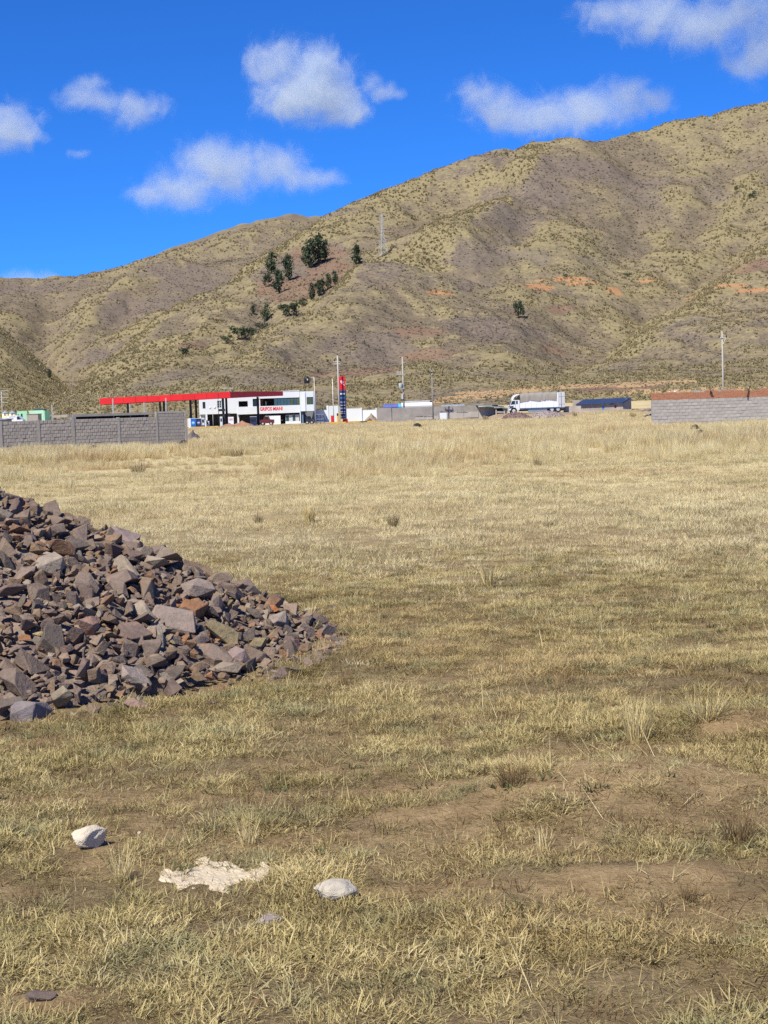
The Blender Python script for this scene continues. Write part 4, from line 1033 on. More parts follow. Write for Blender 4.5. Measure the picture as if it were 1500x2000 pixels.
tag(heap('earth_heap', 362, 392, 838, 856, 118, paint('dark_gravel', (.17, .15, .15), .95, .05, .2, 4), '', 6)[0], 'small dark gravel heap at the right end of the left block wall', 'gravel heap')
def stone_heap(px0, px1, ytop, ybase, d, cols, label, seed):
    mat = paint(cols[0], cols[1], .95, .05, .35, 4)
    o, W, H, zg = heap('stone_heap', px0, px1, ytop + 2, ybase, d, mat, '', seed, depth=2.2); tag(o, label, 'stone heap', 'heaps of broken stone by the road')
    r = random.Random(seed); m = MB(); rm = [rock_mesh('lump', 500 + i, None, 9, (1, .8, .7)) for i in range(8)]
    dg = o.data; vs = [v.co.copy() for v in dg.vertices if v.co.z > .03 and v.co.y < 1.2]
    for k in range(420):
        c = r.choice(vs) + Vector((r.uniform(-.2, .2), r.uniform(-.15, .15), r.uniform(-.05, .05))); s = r.uniform(.12, .34); R_ = Euler((r.uniform(0, 6), r.uniform(0, 6), r.uniform(0, 6))).to_matrix(); me = r.choice(rm)
        m.add([R_ @ (v.co * s) + c for v in me.vertices], [tuple(p.vertices) for p in me.polygons])
    q = m.build('loose_stones', mat, o, rel=False); q['kind'] = 'stuff'
stone_heap(978, 1038, 800, 821, 206, ('dark_purple_rubble', (.20, .145, .14)), 'dark purple heap of broken stone in front of the white lorry cab', 11)
stone_heap(1034, 1102, 797.5, 819, 208, ('pale_pinkish_rubble', (.34, .29, .285)), 'paler pinkish heap of broken stone below the lorry body', 12)

# grey plastered wall right of the white one, with a white board and shelter
def grey_wall():
    d = 240.0
    def X(px): return pt(px, 805, d).x
    w = thing('grey_rendered_wall', (X(735), d, .3), 'long stained grey rendered wall between the station and the lorry', 'wall')
    PL = paint('stained_grey_render', (.27, .255, .24), .95, .05, .25, .7); PL2 = paint('paler_grey_render', (.36, .34, .315), .95, .05, .2, .7)
    for a, b, t0, mt, yo in ((736, 764.6, 796.5, PL, 0), (764.9, 846, 795.5, PL, .02), (846.2, 934.6, 792.8, PL, .03), (934.9, 966, 794.3, PL2, .06)):
        MB().lohi((X(a), d + yo, float(gz(X(a), d)) - .3), (X(b), d + yo + .2, pt((a + b) / 2, t0, d).z)).build('wall_panel', mt, w)
    MB().lohi((X(764.5), d - .03, 0), (X(765.3), d + .02, pt(765, 797, d).z)).build('joint', DARKROOM, w)
    for a, b, y0, y1 in ((858.5, 872.5, 806, 820),):
        o = MB().lohi((X(a), d - .12, pt(865, y1, d).z), (X(b), d - .05, pt(865, y0, d).z)).build('white_sheet', WHITE); tag(o, 'bright white panel propped against the grey rendered wall', 'sheet')
    for a, b, y0, y1 in ((811, 857, 813, 820), (873, 905, 805, 818), (905.3, 934, 804.5, 816)):
        MB().lohi((X(a), d - .035, pt(a, y1, d).z), (X(b), d - .004 , pt(a, y0, d).z)).build('pale_patch', PL2, w)
    r = random.Random(9); m = MB()
    for a, b, y in ((811, 846, 813.5), (860, 886, 804.3), (892, 914, 805.5)):
        u = a
        while u < b:
            uu = u + r.uniform(1.5, 5); m.lohi((X(u), d - .055, pt(u, y + r.uniform(.3, 1), d).z), (X(min(uu, b)), d - .037, pt(u, y - r.uniform(.2, .9), d).z)); u = uu + r.uniform(0, 1)
    m.build('broken_edge', DARKROOM, w)
    # corrugated roofs and the teal shelter
    c = thing('corrugated_roof_shed', (X(888), d + 6, .5), 'low shed roof of grey corrugated sheets behind the grey rendered wall', 'shed')
    z = pt(888, 790, d + 6).z; z2 = pt(888, 796, d + 6).z
    GS = paint('grey_corrugated', (.31, .35, .38), .6, .3, .15, 1); n = 24
    for k in range(4):
        xa = X(866) + (X(912) - X(866)) * k / 4; xb = X(866) + (X(912) - X(866)) * (k + 1) / 4; m = MB()
        for i in range(n):
            u, v = xa + (xb - xa) * i / n, xa + (xb - xa) * (i + 1) / n; h0, h1 = .03 * (i % 2), .03 * ((i + 1) % 2)
            m.add([(u, d + 3.5, z2 + h0), (v, d + 3.5, z2 + h1), (v, d + 8, z + h1 + .002 * k), (u, d + 8, z + h0 + .002 * k), (u, d + 3.5, z2 + h0 - .02), (v, d + 3.5, z2 + h1 - .02), (v, d + 8, z + h1 - .02), (u, d + 8, z + h0 - .02)], [(0, 1, 2, 3), (7, 6, 5, 4), (0, 4, 5, 1)])
        m.build('roof_sheet', GS, c)
    MB().lohi((X(868), d + 4, .2), (X(910), d + 4.2, z2 - .03)).build('wall', PL, c)
    s = thing('roadside_shelter', (X(962), d - 1, .6), 'open roadside shelter with a sloping teal grey sheet roof', 'shelter')
    TEAL = paint('teal_grey_sheet', (.20, .255, .255), .6, .3, .15, 1)
    zl_, zr_ = pt(935, 792.3, d).z, pt(990, 797.5, d).z
    for k in range(5):
        u0, u1 = k / 5, (k + 1) / 5 - .006
        def E(u, back): return (X(934) + (X(991) - X(934)) * u - back * .9 + (.9 if back == 0 else 0) * 0, d - 2.5 + back * 5, zl_ + (zr_ - zl_) * u + back * .40)
        a, b, c2, e = E(u0, 0), E(u1, 0), E(u1, 1), E(u0, 1); dn = lambda p: (p[0], p[1], p[2] - .05)
        MB().add([a, b, c2, e, dn(a), dn(b), dn(c2), dn(e)], [(0, 1, 2, 3), (7, 6, 5, 4), (0, 4, 5, 1), (1, 5, 6, 2), (2, 6, 7, 3), (3, 7, 4, 0)]).build('roof_sheet', TEAL, s)
    for px in (967, 983, 989):
        MB().lohi((X(px) - .1, d - 2.2, .3), (X(px) + .1, d - 2.0, zl_ + (zr_ - zl_) * (px - 934) / 57 - .06)).build('post', CONCRETE, s)
    MB().lohi((X(968), d + 2, .3), (X(992), d + 2.2, zr_ + .1)).build('back_wall', DARKROOM, s)
    MB().lohi((X(966), d - 2.1, pt(975, 806.5, d).z), (X(984), d - 2.02, pt(975, 803, d).z)).build('rail', CONCRETE, s)
    for i, (px, py) in enumerate(((967, 791.8), (979, 794.6))):
        p = pt(px, py, d + .4); m = torus_mb(.36, .12); o = m.build('tyre', RUBBER, None, True); o.location = (p.x, d + .4, p.z - .02); o.rotation_euler = (.05, .09, 0)
        tag(o, ['old tyre lying on the teal shelter roof, the left one', 'old tyre lying on the teal shelter roof, nearer the lorry'][i], 'tyre', 'old tyres')
def torus_mb(R, r, n=22, k=10):
    m = MB(); vs = []
    for i in range(n):
        a = 2 * math.pi * i / n
        for j in range(k):
            b = 2 * math.pi * j / k; rr = R + r * math.cos(b) * .8; vs.append((rr * math.cos(a), rr * math.sin(a), r * math.sin(b) * (1.05 if i % 2 else .98)))
    return m.add(vs, [(i * k + j, ((i + 1) % n) * k + j, ((i + 1) % n) * k + (j + 1) % k, i * k + (j + 1) % k) for i in range(n) for j in range(k)])
grey_wall()

# tanker lorry / coach seen over the grey wall
def coach():
    d = 262.0
    def X(px): return pt(px, 790, d).x
    def Z(py, px=795): return pt(px, py, d).z
    zg = float(gz(X(795), d)); o = thing('road_tanker', (X(795), d, zg), 'long white road tanker with a blue end showing above the grey rendered wall', 'tanker lorry')
    def tank(a, b, mat, nm, ra, sc=1.0, top=785.5):
        zt = Z(top, (a + b) / 2); zb = Z(800); c = (zt + zb) / 2; h = (zt - zb) / 2 * sc; n = 14; V = []
        for x in (X(a), X(b)):
            for i in range(n): t_ = 2 * math.pi * i / n; V.append((x, d + 1.1 + 1.1 * math.cos(t_) * sc, c + h * math.copysign(abs(math.sin(t_)) ** .7, math.sin(t_))))
        MB().add(V, [(i, (i + 1) % n, n + (i + 1) % n, n + i) for i in range(n)] + [tuple(range(n)), tuple(range(2 * n - 1, n - 1, -1))]).build(nm, mat, o)
    tank(784, 845, TRUCKWHITE, 'tank_shell', 1); tank(748, 777.6, paint('violet_blue_paint', (.10, .13, .42)), 'blue_section', 1, .98, 789); tank(778, 783.6, CYAN, 'cyan_band', 1, .99, 788)
    MB().lohi((X(790), d + 1, Z(785.3)), (X(842), d + 1.1, Z(784.6) + .12)).build('walkway_rail', GALV, o)
    MB().lohi((X(840), d + .6, Z(788)), (X(846), d + 1.6, Z(785) + .1)).build('hatch', DARKSTEEL, o)
    MB().lohi((X(748), d + .3, zg + .5), (X(845), d + 1.9, zg + .9)).build('chassis', DARKSTEEL, o)
    for px in (757, 765, 825, 833, 841):
        MB().cyl((X(px), d + .1, zg + .5), (X(px), d + .5, zg + .5), .5, n=16).build('wheel', RUBBER, o)
coach()

# white lorry with tarpaulin
def lorry():
    d = 222.0
    def P(px, py): return pt(px, py, d)
    def X(px, py=795): return P(px, py).x
    def Z(px, py): return P(px, py).z
    zg = float(gz(X(1050), d)); o = thing('white_lorry', (X(1050), d, zg), 'white lorry with a grey tarpaulin over its load and a blue lower rail', 'lorry')
    W = 2.3; y0, y1 = d, d + W
    bx0, bx1 = X(1015.5), X(1091); zb = Z(1050, 798.5); zt = Z(1050, 781.5)
    zb = (Z(1015, 797.5) + Z(1090, 794.5)) / 2
    m = MB().lohi((bx0, y0, zb), (bx1, y1, zt)); body = m.build('side_boards', TRUCKWHITE, o)
    # board joints
    for i in range(1, 7):
        x = bx0 + (bx1 - bx0) * i / 7; j = MB().lohi((x - .03, y0 - .03, zb + .02), (x + .03, y0 - .001, zt)); j.v = [tuple(Vector(v) - Vector(o.location)) for v in j.v]; j.build('stake', TRUCKWHITE, body, rel=False)
    MB().lohi((bx0 - .02, y0 - .04, zb - .17), (X(1102), y1 + .04, zb - .01)).build('blue_rail', paint('dull_blue_rail', (.035, .085, .21)), o)
    MB().lohi((bx0, y0 + .3, zb - .45), (X(1100), y1 - .3, zb - .18)).build('chassis', DARKSTEEL, o)
    MB().lohi((bx0 + 1.2, y0 + .05, zb - .62), (bx0 + 3.9, y0 + .35, zb - .2)).build('side_guard', paint('blue_grey_guard', (.17, .23, .30)), o)
    # tarpaulin, sagging over the hoops
    nx, ny = 46, 18; V = []; r = random.Random(4)
    ztop = Z(1052, 765.5)
    for i in range(nx):
        u = i / (nx - 1); x = bx0 + .02 + (X(1087) - bx0) * u
        sag = .055 * abs(math.sin(u * math.pi * 5)) + (.14 * (1 - sstep(0, .12, u))) + .02 * math.sin(u * 31)
        for j in range(ny):
            t_ = j / (ny - 1); ang = math.pi * t_
            yy = d + W / 2 - (W / 2 + .05) * math.copysign(abs(math.cos(ang)) ** .5, math.cos(ang)); hh = abs(math.sin(ang)) ** .55
            fold = .035 * math.sin(u * 60 + 8 * math.sin(t_ * 3 + u * 7)) * (1 - hh * .8)
            lowz = zt - .12 - (.18 * (1 - sstep(0, .1, u))) - .07 * math.sin(u * 14)
            V.append((x, yy + fold * (-1 if t_ < .5 else 1), lowz + (ztop - sag - lowz) * hh + .01 * float(vnoise(u * 40, t_ * 12, 3))))
    F = [(i * ny + j, (i + 1) * ny + j, (i + 1) * ny + j + 1, i * ny + j + 1) for i in range(nx - 1) for j in range(ny - 1)] + [tuple(range(ny))[::-1], tuple((nx - 1) * ny + j for j in range(ny))]
    MB().add(V, F).build('tarpaulin', TARP, o, True)
    MB().lohi((X(1088), y0 - .03, zb), (X(1091.5), y1 + .03, Z(1090, 766.5))).build('rear_post', TRUCKWHITE, o)
    tg = paint('pale_grey_steel', (.46, .48, .52), .5, .4, .08, 1)
    for a, b in ((1092, 1096), (1097, 1103.5)): MB().lohi((X(a), y0 - .08, zb - .05), (X(b), y1 + .06, Z(1096, 765.5))).build('tail_gate', tg, o)
    for zz in (.2, .8): MB().lohi((X(1091.5), y0 - .11, zb + zz * 1.9), (X(1104.5), y0 - .081, zb + zz * 1.9 + .1)).build('gate_hinge', GALV, o)
    MB().cyl((X(1092), y0 + .3, Z(1092, 765)), (X(1092), y0 + .3, Z(1092, 762)), .16, .1, 8).build('beacon', BLACK, o)
    # cab
    cx0, cx1 = X(994.5), X(1015); ct = Z(1005, 781.5); cb = zg + .55
    prof = [(cx0, cb), (cx1, cb), (cx1, ct), (cx0 + .42, ct), (cx0 + .12, cb + (ct - cb) * .52), (cx0, cb + (ct - cb) * .42)]
    cab = MB().prism(prof, y0 + .02, y1 - .02).build('cab', TRUCKWHITE, o)
    def sub(mb, name, mat, par): mb.v = [tuple(Vector(v) - Vector(o.location)) for v in mb.v]; return mb.build(name, mat, par, rel=False)
    h = ct - cb
    sub(MB().prism([(cx0 + .22, cb + h * .55), (cx0 + .85, cb + h * .58), (cx0 + .85, cb + h * .93), (cx0 + .45, cb + h * .93)], y0 + .0, y0 + .03), 'side_window', GLASS_DARK, cab)
    sub(MB().lohi((cx0 + 1.0, y0 - .002, cb + h * .6), (cx0 + 1.26, y0 + .03, cb + h * .93)), 'rear_window', GLASS_TEAL, cab)
    sub(MB().prism([(cx0 + .02, cb + h * .16), (cx0 + .5, cb + h * .2), (cx0 + .66, cb + h * .42), (cx0 + .1, cb + h * .42)], y0 - .004, y0 + .03), 'step_panel', paint('dark_blue_grey', (.05, .07, .11)), cab)
    ws = MB(); e = .012; p0, p1 = (cx0 + .12, cb + h * .54), (cx0 + .40, cb + h * .97)
    ws.add([(p0[0] - e, y0 + .2, p0[1]), (p0[0] - e, y1 - .2, p0[1]), (p1[0] - e, y1 - .2, p1[1]), (p1[0] - e, y0 + .2, p1[1]), (p0[0] + .1, y0 + .2, p0[1]), (p0[0] + .1, y1 - .2, p0[1]), (p1[0] + .1, y1 - .2, p1[1]), (p1[0] + .1, y0 + .2, p1[1])], [(3, 2, 1, 0), (0, 1, 5, 4), (2, 3, 7, 6), (1, 2, 6, 5), (0, 4, 7, 3)])
    sub(ws, 'windscreen', GLASS_DARK, cab)
    sub(MB().lohi((cx0 + .9, y0 - .01, cb + h * .1), (cx0 + .92, y0 + .02, cb + h * .95)), 'door_seam', paint('seam_grey', (.2, .2, .22)), cab)
    MB().lohi((cx0 - .06, y0 + .1, cb - .1), (cx0 + .4, y1 - .1, cb + .18)).build('bumper', TRUCKWHITE, o)
    for yy in (y0 - .22, y1 + .1): MB().lohi((cx0 - .12, yy, cb + h * .55), (cx0 - .02, yy + .12, cb + h * .85)).build('mirror', BLACK, o)
    for yy in (y0 + .2, y1 - .5): MB().lohi((cx0 - .075, yy, cb + .03), (cx0 - .055, yy + .3, cb + .13)).build('headlight', paint('headlight_clear', (.6, .6, .6), .1, .5), o)
    # curved wind deflector with a dark sheet painted in for its shaded hollow
    n = 10; zr = Z(1012, 769.5)
    arc = [(cx0 + .42 + (cx1 - cx0 - .52) * (1 - math.cos(i / n * math.pi / 2)), ct + (zr - ct) * math.sin(i / n * math.pi / 2)) for i in range(n + 1)]
    inner = [(x + .2, ct + (z - ct) * .84) for x, z in arc]
    for yy in (y0 + .1, y1 - .2): MB().prism([*reversed(arc), *inner], yy, yy + .1).build('deflector_side', TRUCKWHITE, o)
    sh = MB(); [sh.add([(a[0], y0 + .2, a[1]), (b[0], y0 + .2, b[1]), (b[0], y1 - .2, b[1]), (a[0], y1 - .2, a[1])], [(0, 1, 2, 3)]) for a, b in zip(arc, arc[1:])]
    sh.build('wind_deflector', TRUCKWHITE, o)
    MB().prism([(cx0 + .75, ct + .02), (cx1 - .03, ct + .02), (cx1 - .03, zr - .2)], y0 + .2, y0 + .22).build('deflector_shade', DARKSTEEL, o)  # dark sheet stands in for shade inside the deflector
    for u in (1003.5, 1078, 1090):
        for yy in (y0 + .02, y1 - .32):
            c = Vector((X(u), yy, zg + .46)); wh = MB().cyl(c, c + Vector((0, .3, 0)), .46, n=20).build('wheel', RUBBER, o)
            sub(MB().cyl(c - Vector((0, .02, 0)), c + Vector((0, .3, 0)), .24, n=14), 'rim', GALV, wh)
    MB().lohi((X(1094), y0 + .1, zg + .25), (X(1103), y1 - .1, zb - .2)).build('mudguard', DARKSTEEL, o)
lorry()

# shed with the blue sheet roof
def shed():
    d = 226.0
    def X(px, py=795): return pt(px, py, d).x
    def Z(px, py): return pt(px, py, d).z
    zg = float(gz(X(1180), d)) - .1
    s = thing('blue_roofed_shed', (X(1180), d, zg), 'low unplastered shed with a dark blue sheet roof right of the lorry', 'shed')
    BR = paint('dark_blue_roof_sheet', (.032, .052, .115), .5, .4, .15, 1)
    LB, RB = pt(1123.5, 790.5, d - .4), pt(1216, 786.5, d - .4); RT, LT = pt(1234, 776.2, d + 4.6), pt(1139, 780.5, d + 4.6)
    for k in range(9):
        a, b, c, e = LB.lerp(RB, k / 9), LB.lerp(RB, (k + .985) / 9), LT.lerp(RT, (k + .985) / 9), LT.lerp(RT, k / 9); m = MB(); n = 6
        for i in range(n):
            p, q, r_, t_ = a.lerp(b, i / n), a.lerp(b, (i + 1) / n), e.lerp(c, (i + 1) / n), e.lerp(c, i / n); up0, up1 = Vector((0, 0, .03 * (i % 2))), Vector((0, 0, .03 * ((i + 1) % 2))); dn = Vector((0, 0, -.05))
            m.add([p + up0, q + up1, r_ + up1, t_ + up0, p + up0 + dn, q + up1 + dn, r_ + up1 + dn, t_ + up0 + dn], [(0, 1, 2, 3), (7, 6, 5, 4), (0, 4, 5, 1), (2, 6, 7, 3)])
        m.build('roof_sheet', BR, s)
    AD = paint('pale_adobe_render', (.37, .33, .295), .95, .05, .25, .8)
    zt = Z(1170, 788.5)
    MB().holed(X(1126), X(1217), zg, zt, d, d + .25, [(X(1176), X(1180.5), zg, Z(1178, 791.5)), (X(1200), X(1204), Z(1202, 797), Z(1202, 791))]).build('front_wall', AD, s)
    MB().lohi((X(1176.1), d + .08, zg), (X(1180.4), d + .13, Z(1178, 791.6))).build('door', paint('sky_blue_door', (.12, .30, .55)), s)
    MB().lohi((X(1200.1), d + .1, Z(1202, 796.9)), (X(1203.9), d + .14, Z(1202, 791.1))).build('shutter', paint('red_shutter', (.4, .05, .05)), s)
    for a, b in ((1142, 1146), (1192, 1199)): MB().lohi((X(a), d - .02, Z(a, 790)), (X(b), d - .003, Z(a, 788.6))).build('eave_shade_strip', DARKROOM, s)  # dark strips on the wall face imitate shade under the eaves
    g = MB(); za = pt(1217, 786.8, d).z; zb_ = pt(1235, 777.5, d + 4.6).z
    x0 = X(1217) + .02; x1 = RT.x - .1
    g.add([(x0, d, zg), (x1, d + 4.6, zg), (x1, d + 4.6, zb_), (x0, d, za - .04), (x0 - .2, d + .2, zg), (x1 - .2, d + 4.7, zg), (x1 - .2, d + 4.7, zb_), (x0 - .2, d + .2, za - .04)], [(0, 1, 2, 3), (7, 6, 5, 4), (3, 2, 6, 7), (1, 5, 6, 2)])
    g.build('gable_wall', paint('grey_gable_block', (.30, .285, .27), .95, .05, .15, 2), s)
    MB().lohi((X(1126), d + 4.5, zg), (x1 - .3, d + 4.65, LT.z - .06)).build('rear_wall', AD, s)
    for i, (px, py) in enumerate(((1217.5, 782.8), (1223, 779.3))):
        t_ = i * .3; p = pt(px, py, d + 1.8 + 1.3 * i); o = rock_obj('roof_weight', (p.x, d + 1.8 + 1.3 * i, p.z - .02), .3, 720 + i, WHITE, (1, .8, .7)); tag(o, ['white stone holding down the blue shed roof near its lower edge', 'white stone holding down the blue shed roof near its ridge'][i], 'stone', 'stones weighing down the blue roof')
    # low plinth wall along the road and tumbled block corner
    f = thing('low_plinth_wall', (X(1170), d - 3, zg), 'long low cement plinth wall below the blue roofed shed', 'wall')
    dd = d - 3
    def X3(px): return pt(px, 803, dd).x
    r = random.Random(6); PLN = paint('pale_cement_plinth', (.40, .37, .34), .95, .05, .2, 1)
    for a, b, t0 in ((1101, 1117, 793.5), (1117.3, 1135, 792.8), (1135.3, 1165, 802.3), (1165.3, 1205, 801.3), (1205.3, 1247, 799.3)):
        MB().lohi((X3(a), dd, float(gz(X3(a), dd)) - .9), (X3(b), dd + .25, pt((a + b) / 2, t0, dd).z)).build('plinth_section', PLN if a > 1130 else AD, f)
    p = pt(1241, 799, d - 4); o = MB().lohi((p.x - .45, d - 4, p.z - .25), (p.x + .45, d - 3.5, p.z + .05)).lohi((p.x - .38, d - 3.9, p.z - .9), (p.x - .3, d - 3.6, p.z - .25)).lohi((p.x + .3, d - 3.9, p.z - .9), (p.x + .38, d - 3.6, p.z - .25)).build('bench', WOOD)
    tag(o, 'dark low bench at the right end of the cement plinth', 'bench')
shed()

# mint building, turrets and van roof over the left wall
def mint():
    d = 300.0
    def X(px, py=808): return pt(px, py, d).x
    def Z(px, py): return pt(px, py, d).z
    zg = float(gz(X(60), d)); MINT = paint('mint_green_paint', (.30, .62, .42), .7, .2, .06, .5)
    s = thing('mint_green_house', (X(58), d, zg), 'mint green flat roofed house over the left block wall', 'house')
    MB().holed(X(33), X(53), zg, Z(43, 803), d, d + .25, [(X(40.5), X(44), Z(42, 816), Z(42, 808)), (X(34.5), X(36.5), Z(35, 811.5), Z(35, 809))]).build('wall', MINT, s)
    MB().lohi((X(53) + .01, d + 1.2, zg), (X(82), d + 1.45, Z(70, 801.5))).build('wall', paint('pale_mint_paint', (.42, .70, .52), .7, .2, .06, .5), s)
    MB().lohi((X(33.2), d + .3, Z(43, 804) - .2), (X(52.8), d + 6, Z(43, 804))).build('roof', CONCRETE, s)
    MB().lohi((X(53.2), d + 1.5, Z(70, 803) - .2), (X(81.8), d + 6, Z(70, 803))).build('roof', CONCRETE, s)
    MB().lohi((X(40.6), d + .1, Z(42, 815.9)), (X(43.9), d + .14, Z(42, 808.1))).build('door', GLASS_DARK, s)
    MB().lohi((X(34.6), d + .1, Z(35, 811.4)), (X(36.4), d + .14, Z(35, 809.1))).build('window', GLASS_DARK, s)
    MB().prism([(X(61), Z(61, 801.5)), (X(81), Z(81, 801.6)), (X(80), Z(80, 799.5)), (X(63), Z(63, 797.7))], d + 2, d + 5).build('teal_roof_cover', paint('dark_teal_cover', (.03, .10, .11)), s)
    MB().lohi((X(82) + .02, d + 1.2, zg), (X(82) + .25, d + 6, Z(80, 801.8))).build('wall', MINT, s)
    b = thing('grey_block_room', (X(62), d - 25, .3), 'small grey block room in front of the mint green house', 'building')
    dd = d - 25; XX = lambda px: pt(px, 812, dd).x
    MB().lohi((XX(52), dd, .2), (XX(74), dd + 3, pt(62, 809, dd).z)).build('wall', GREY_BLOCK, b); MB().lohi((XX(52) - .1, dd - .1, pt(62, 809, dd).z), (XX(74) + .1, dd + 3.1, pt(62, 809, dd).z + .08)).build('roof_slab', CONCRETE, b)
    for i, (px, r, lb) in enumerate(((10.5, .62, 'left of two cream turrets with a blue grey conical roof'), (24.5, .66, 'right of two cream turrets, nearer the mint green house'))):
        p = pt(px, 812, d - 8); t = thing('turret', (p.x, d - 8, .5), lb, 'turret', 'cream turrets over the left wall'); ze = pt(px, 807, d - 8).z; zt = pt(px, 802.3, d - 8).z
        MB().lathe([(r, 0), (r, ze - .5)], (p.x, d - 8, .5), 16).build('wall', paint('cream_paint', (.62, .56, .36)), t, True)
        MB().lathe([(r * 1.12, 0), (r * 1.05, .03), (r * .3, zt - ze - .08), (.03, zt - ze)], (p.x, d - 8, ze), 16).build('roof', paint('blue_grey_roof', (.22, .29, .38)), t)
        MB().lohi((p.x - .05, d - 8 - r - .03, ze - .45), (p.x + .15, d - 8 - r + .1, ze - .1)).build('window', GLASS_DARK, t)
    d2 = 200.0; a, b_ = pt(14, 820, d2), pt(44, 820, d2); zt = pt(25, 811.5, d2).z; zg2 = float(gz(a.x, d2))
    v = thing('white_van', ((a.x + b_.x) / 2, d2, zg2), 'white van whose roof and sloping front show over the left wall', 'van'); xa, xb = a.x, b_.x
    MB().prism([(xa, zg2 + .35), (xb, zg2 + .35), (xb, zt - .62), (xb - .55, zt - .1), (xb - .75, zt), (xa + .1, zt), (xa, zt - .15)], d2, d2 + 1.7).build('body', TRUCKWHITE, v)
    MB().prism([(xa + .25, zt - .14), (xa + 1.1, zt - .14), (xa + 1.1, zt - .22), (xa + .25, zt - .22)], d2 - .01, d2).build('side_stripe', paint('grey_stripe', (.25, .25, .27)), v)
    MB().prism([(xb - .72, zt - .55), (xb - .12, zt - .55), (xb - .5, zt - .14), (xb - .72, zt - .14)], d2 - .012, d2 - .001).build('window', GLASS_DARK, v)
    for u in (.2, .8): MB().cyl((xa + (xb - xa) * u, d2 - .03, zg2 + .3), (xa + (xb - xa) * u, d2 + .18, zg2 + .3), .3, n=14).build('wheel', RUBBER, v)
    d3 = 170.0; a, b_ = pt(-8, 822, d3), pt(13, 822, d3); zt = pt(2, 817, d3).z
    u = thing('blue_roof_shed', ((a.x + b_.x) / 2, d3, 0), 'low shed with a pale blue roof at the left edge over the block wall', 'shed')
    MB().lohi((a.x, d3 + .2, 0), (b_.x - .1, d3 + 2.8, zt - .15)).build('wall', GREY_BLOCK, u); MB().prism([(a.x - .1, zt - .15), (b_.x + .05, zt - .15), (b_.x + .05, zt - .05), (a.x - .1, zt)], d3, d3 + 3).build('roof', paint('pale_blue_roof', (.2, .3, .45)), u)
mint()

TYRES = []
# field tyres half sunk in the grass, and roadside litter
for i, (px, py, d, R_, lb) in enumerate([(1367, 850, 73, .20, 'half buried tyre standing in dry grass, nearer of the pair by the right wall'), (1357, 836, 95, .19, 'half buried tyre standing in dry grass, farther of the pair by the right wall'), (815, 836, 152, .32, 'half buried tyre in the grass below the dull grey pole'),
                                         (184, 870, 86, .25, 'half buried tyre at the foot of the left block wall'), (359, 861, 97, .22, 'half buried tyre by the right end of the left block wall')]):
    p = pt(px, py, d); TYRES.append((p.x, d)); m = torus_mb(R_, R_ * .62); o = m.build('tyre', RUBBER, None, True); o.rotation_euler = (math.pi / 2 + .1, 0, .35 - i * .15); o.location = (p.x, d, float(gz(p.x, d)) + R_ * (.12 if i < 3 else -.1)); tag(o, lb, 'tyre', 'old tyres')
for i, (px, py, d, s, mt, lb) in enumerate([(1215, 821, 160, .42, WHITE, 'white bag lying in the grass right of the lorry'), (1229, 815, 166, .38, paint('pinkish_brick_rubble', (.42, .28, .24)), 'pinkish brick lump by the white bag in the grass'), (1237, 819, 165, .45, CONCRETE, 'grey rubble lump behind the white bag'), (1222, 819.5, 163, .3, paint('pinkish_brick_rubble', (.42, .28, .24)), 'smaller pink rubble piece between the white bag and the dark shrub')]):
    p = pt(px, py, d); o = rock_obj('rubble_lump' if i else 'white_bag', (p.x, d, float(gz(p.x, d)) + s * .2 + .12), s, 740 + i, mt, (1, .7, .5)); tag(o, lb, 'rubble' if i else 'bag')
for i, (px, lb) in enumerate(((1261, 'purplish rubble lump touching the left end of the right wall'), (1268, 'larger purplish rubble lump beside the left end of the right wall'), (1255, 'small rubble lump on the plinth end left of the right wall'))):
    p = pt(px, 800, 160); z = pt(px, 798 - i % 2, 160).z; o = rock_obj('rubble_lump', (p.x, 160, z - .15), .5 + .15 * (i % 2), 760 + i, paint('purplish_rubble', (.26, .2, .2)), (1, .8, .7)); tag(o, lb, 'rubble', 'rubble by the right wall')
m = MB(); p = pt(1262, 808, 160); a = heap('earth_bank', 1247, 1300, 799, 815, 161, paint('grey_brown_bank', (.27, .22, .17), .95, .05, .2, .8), '', 21, depth=1.5)[0]; tag(a, 'low grey brown earth bank at the left end of the right wall', 'earth bank')

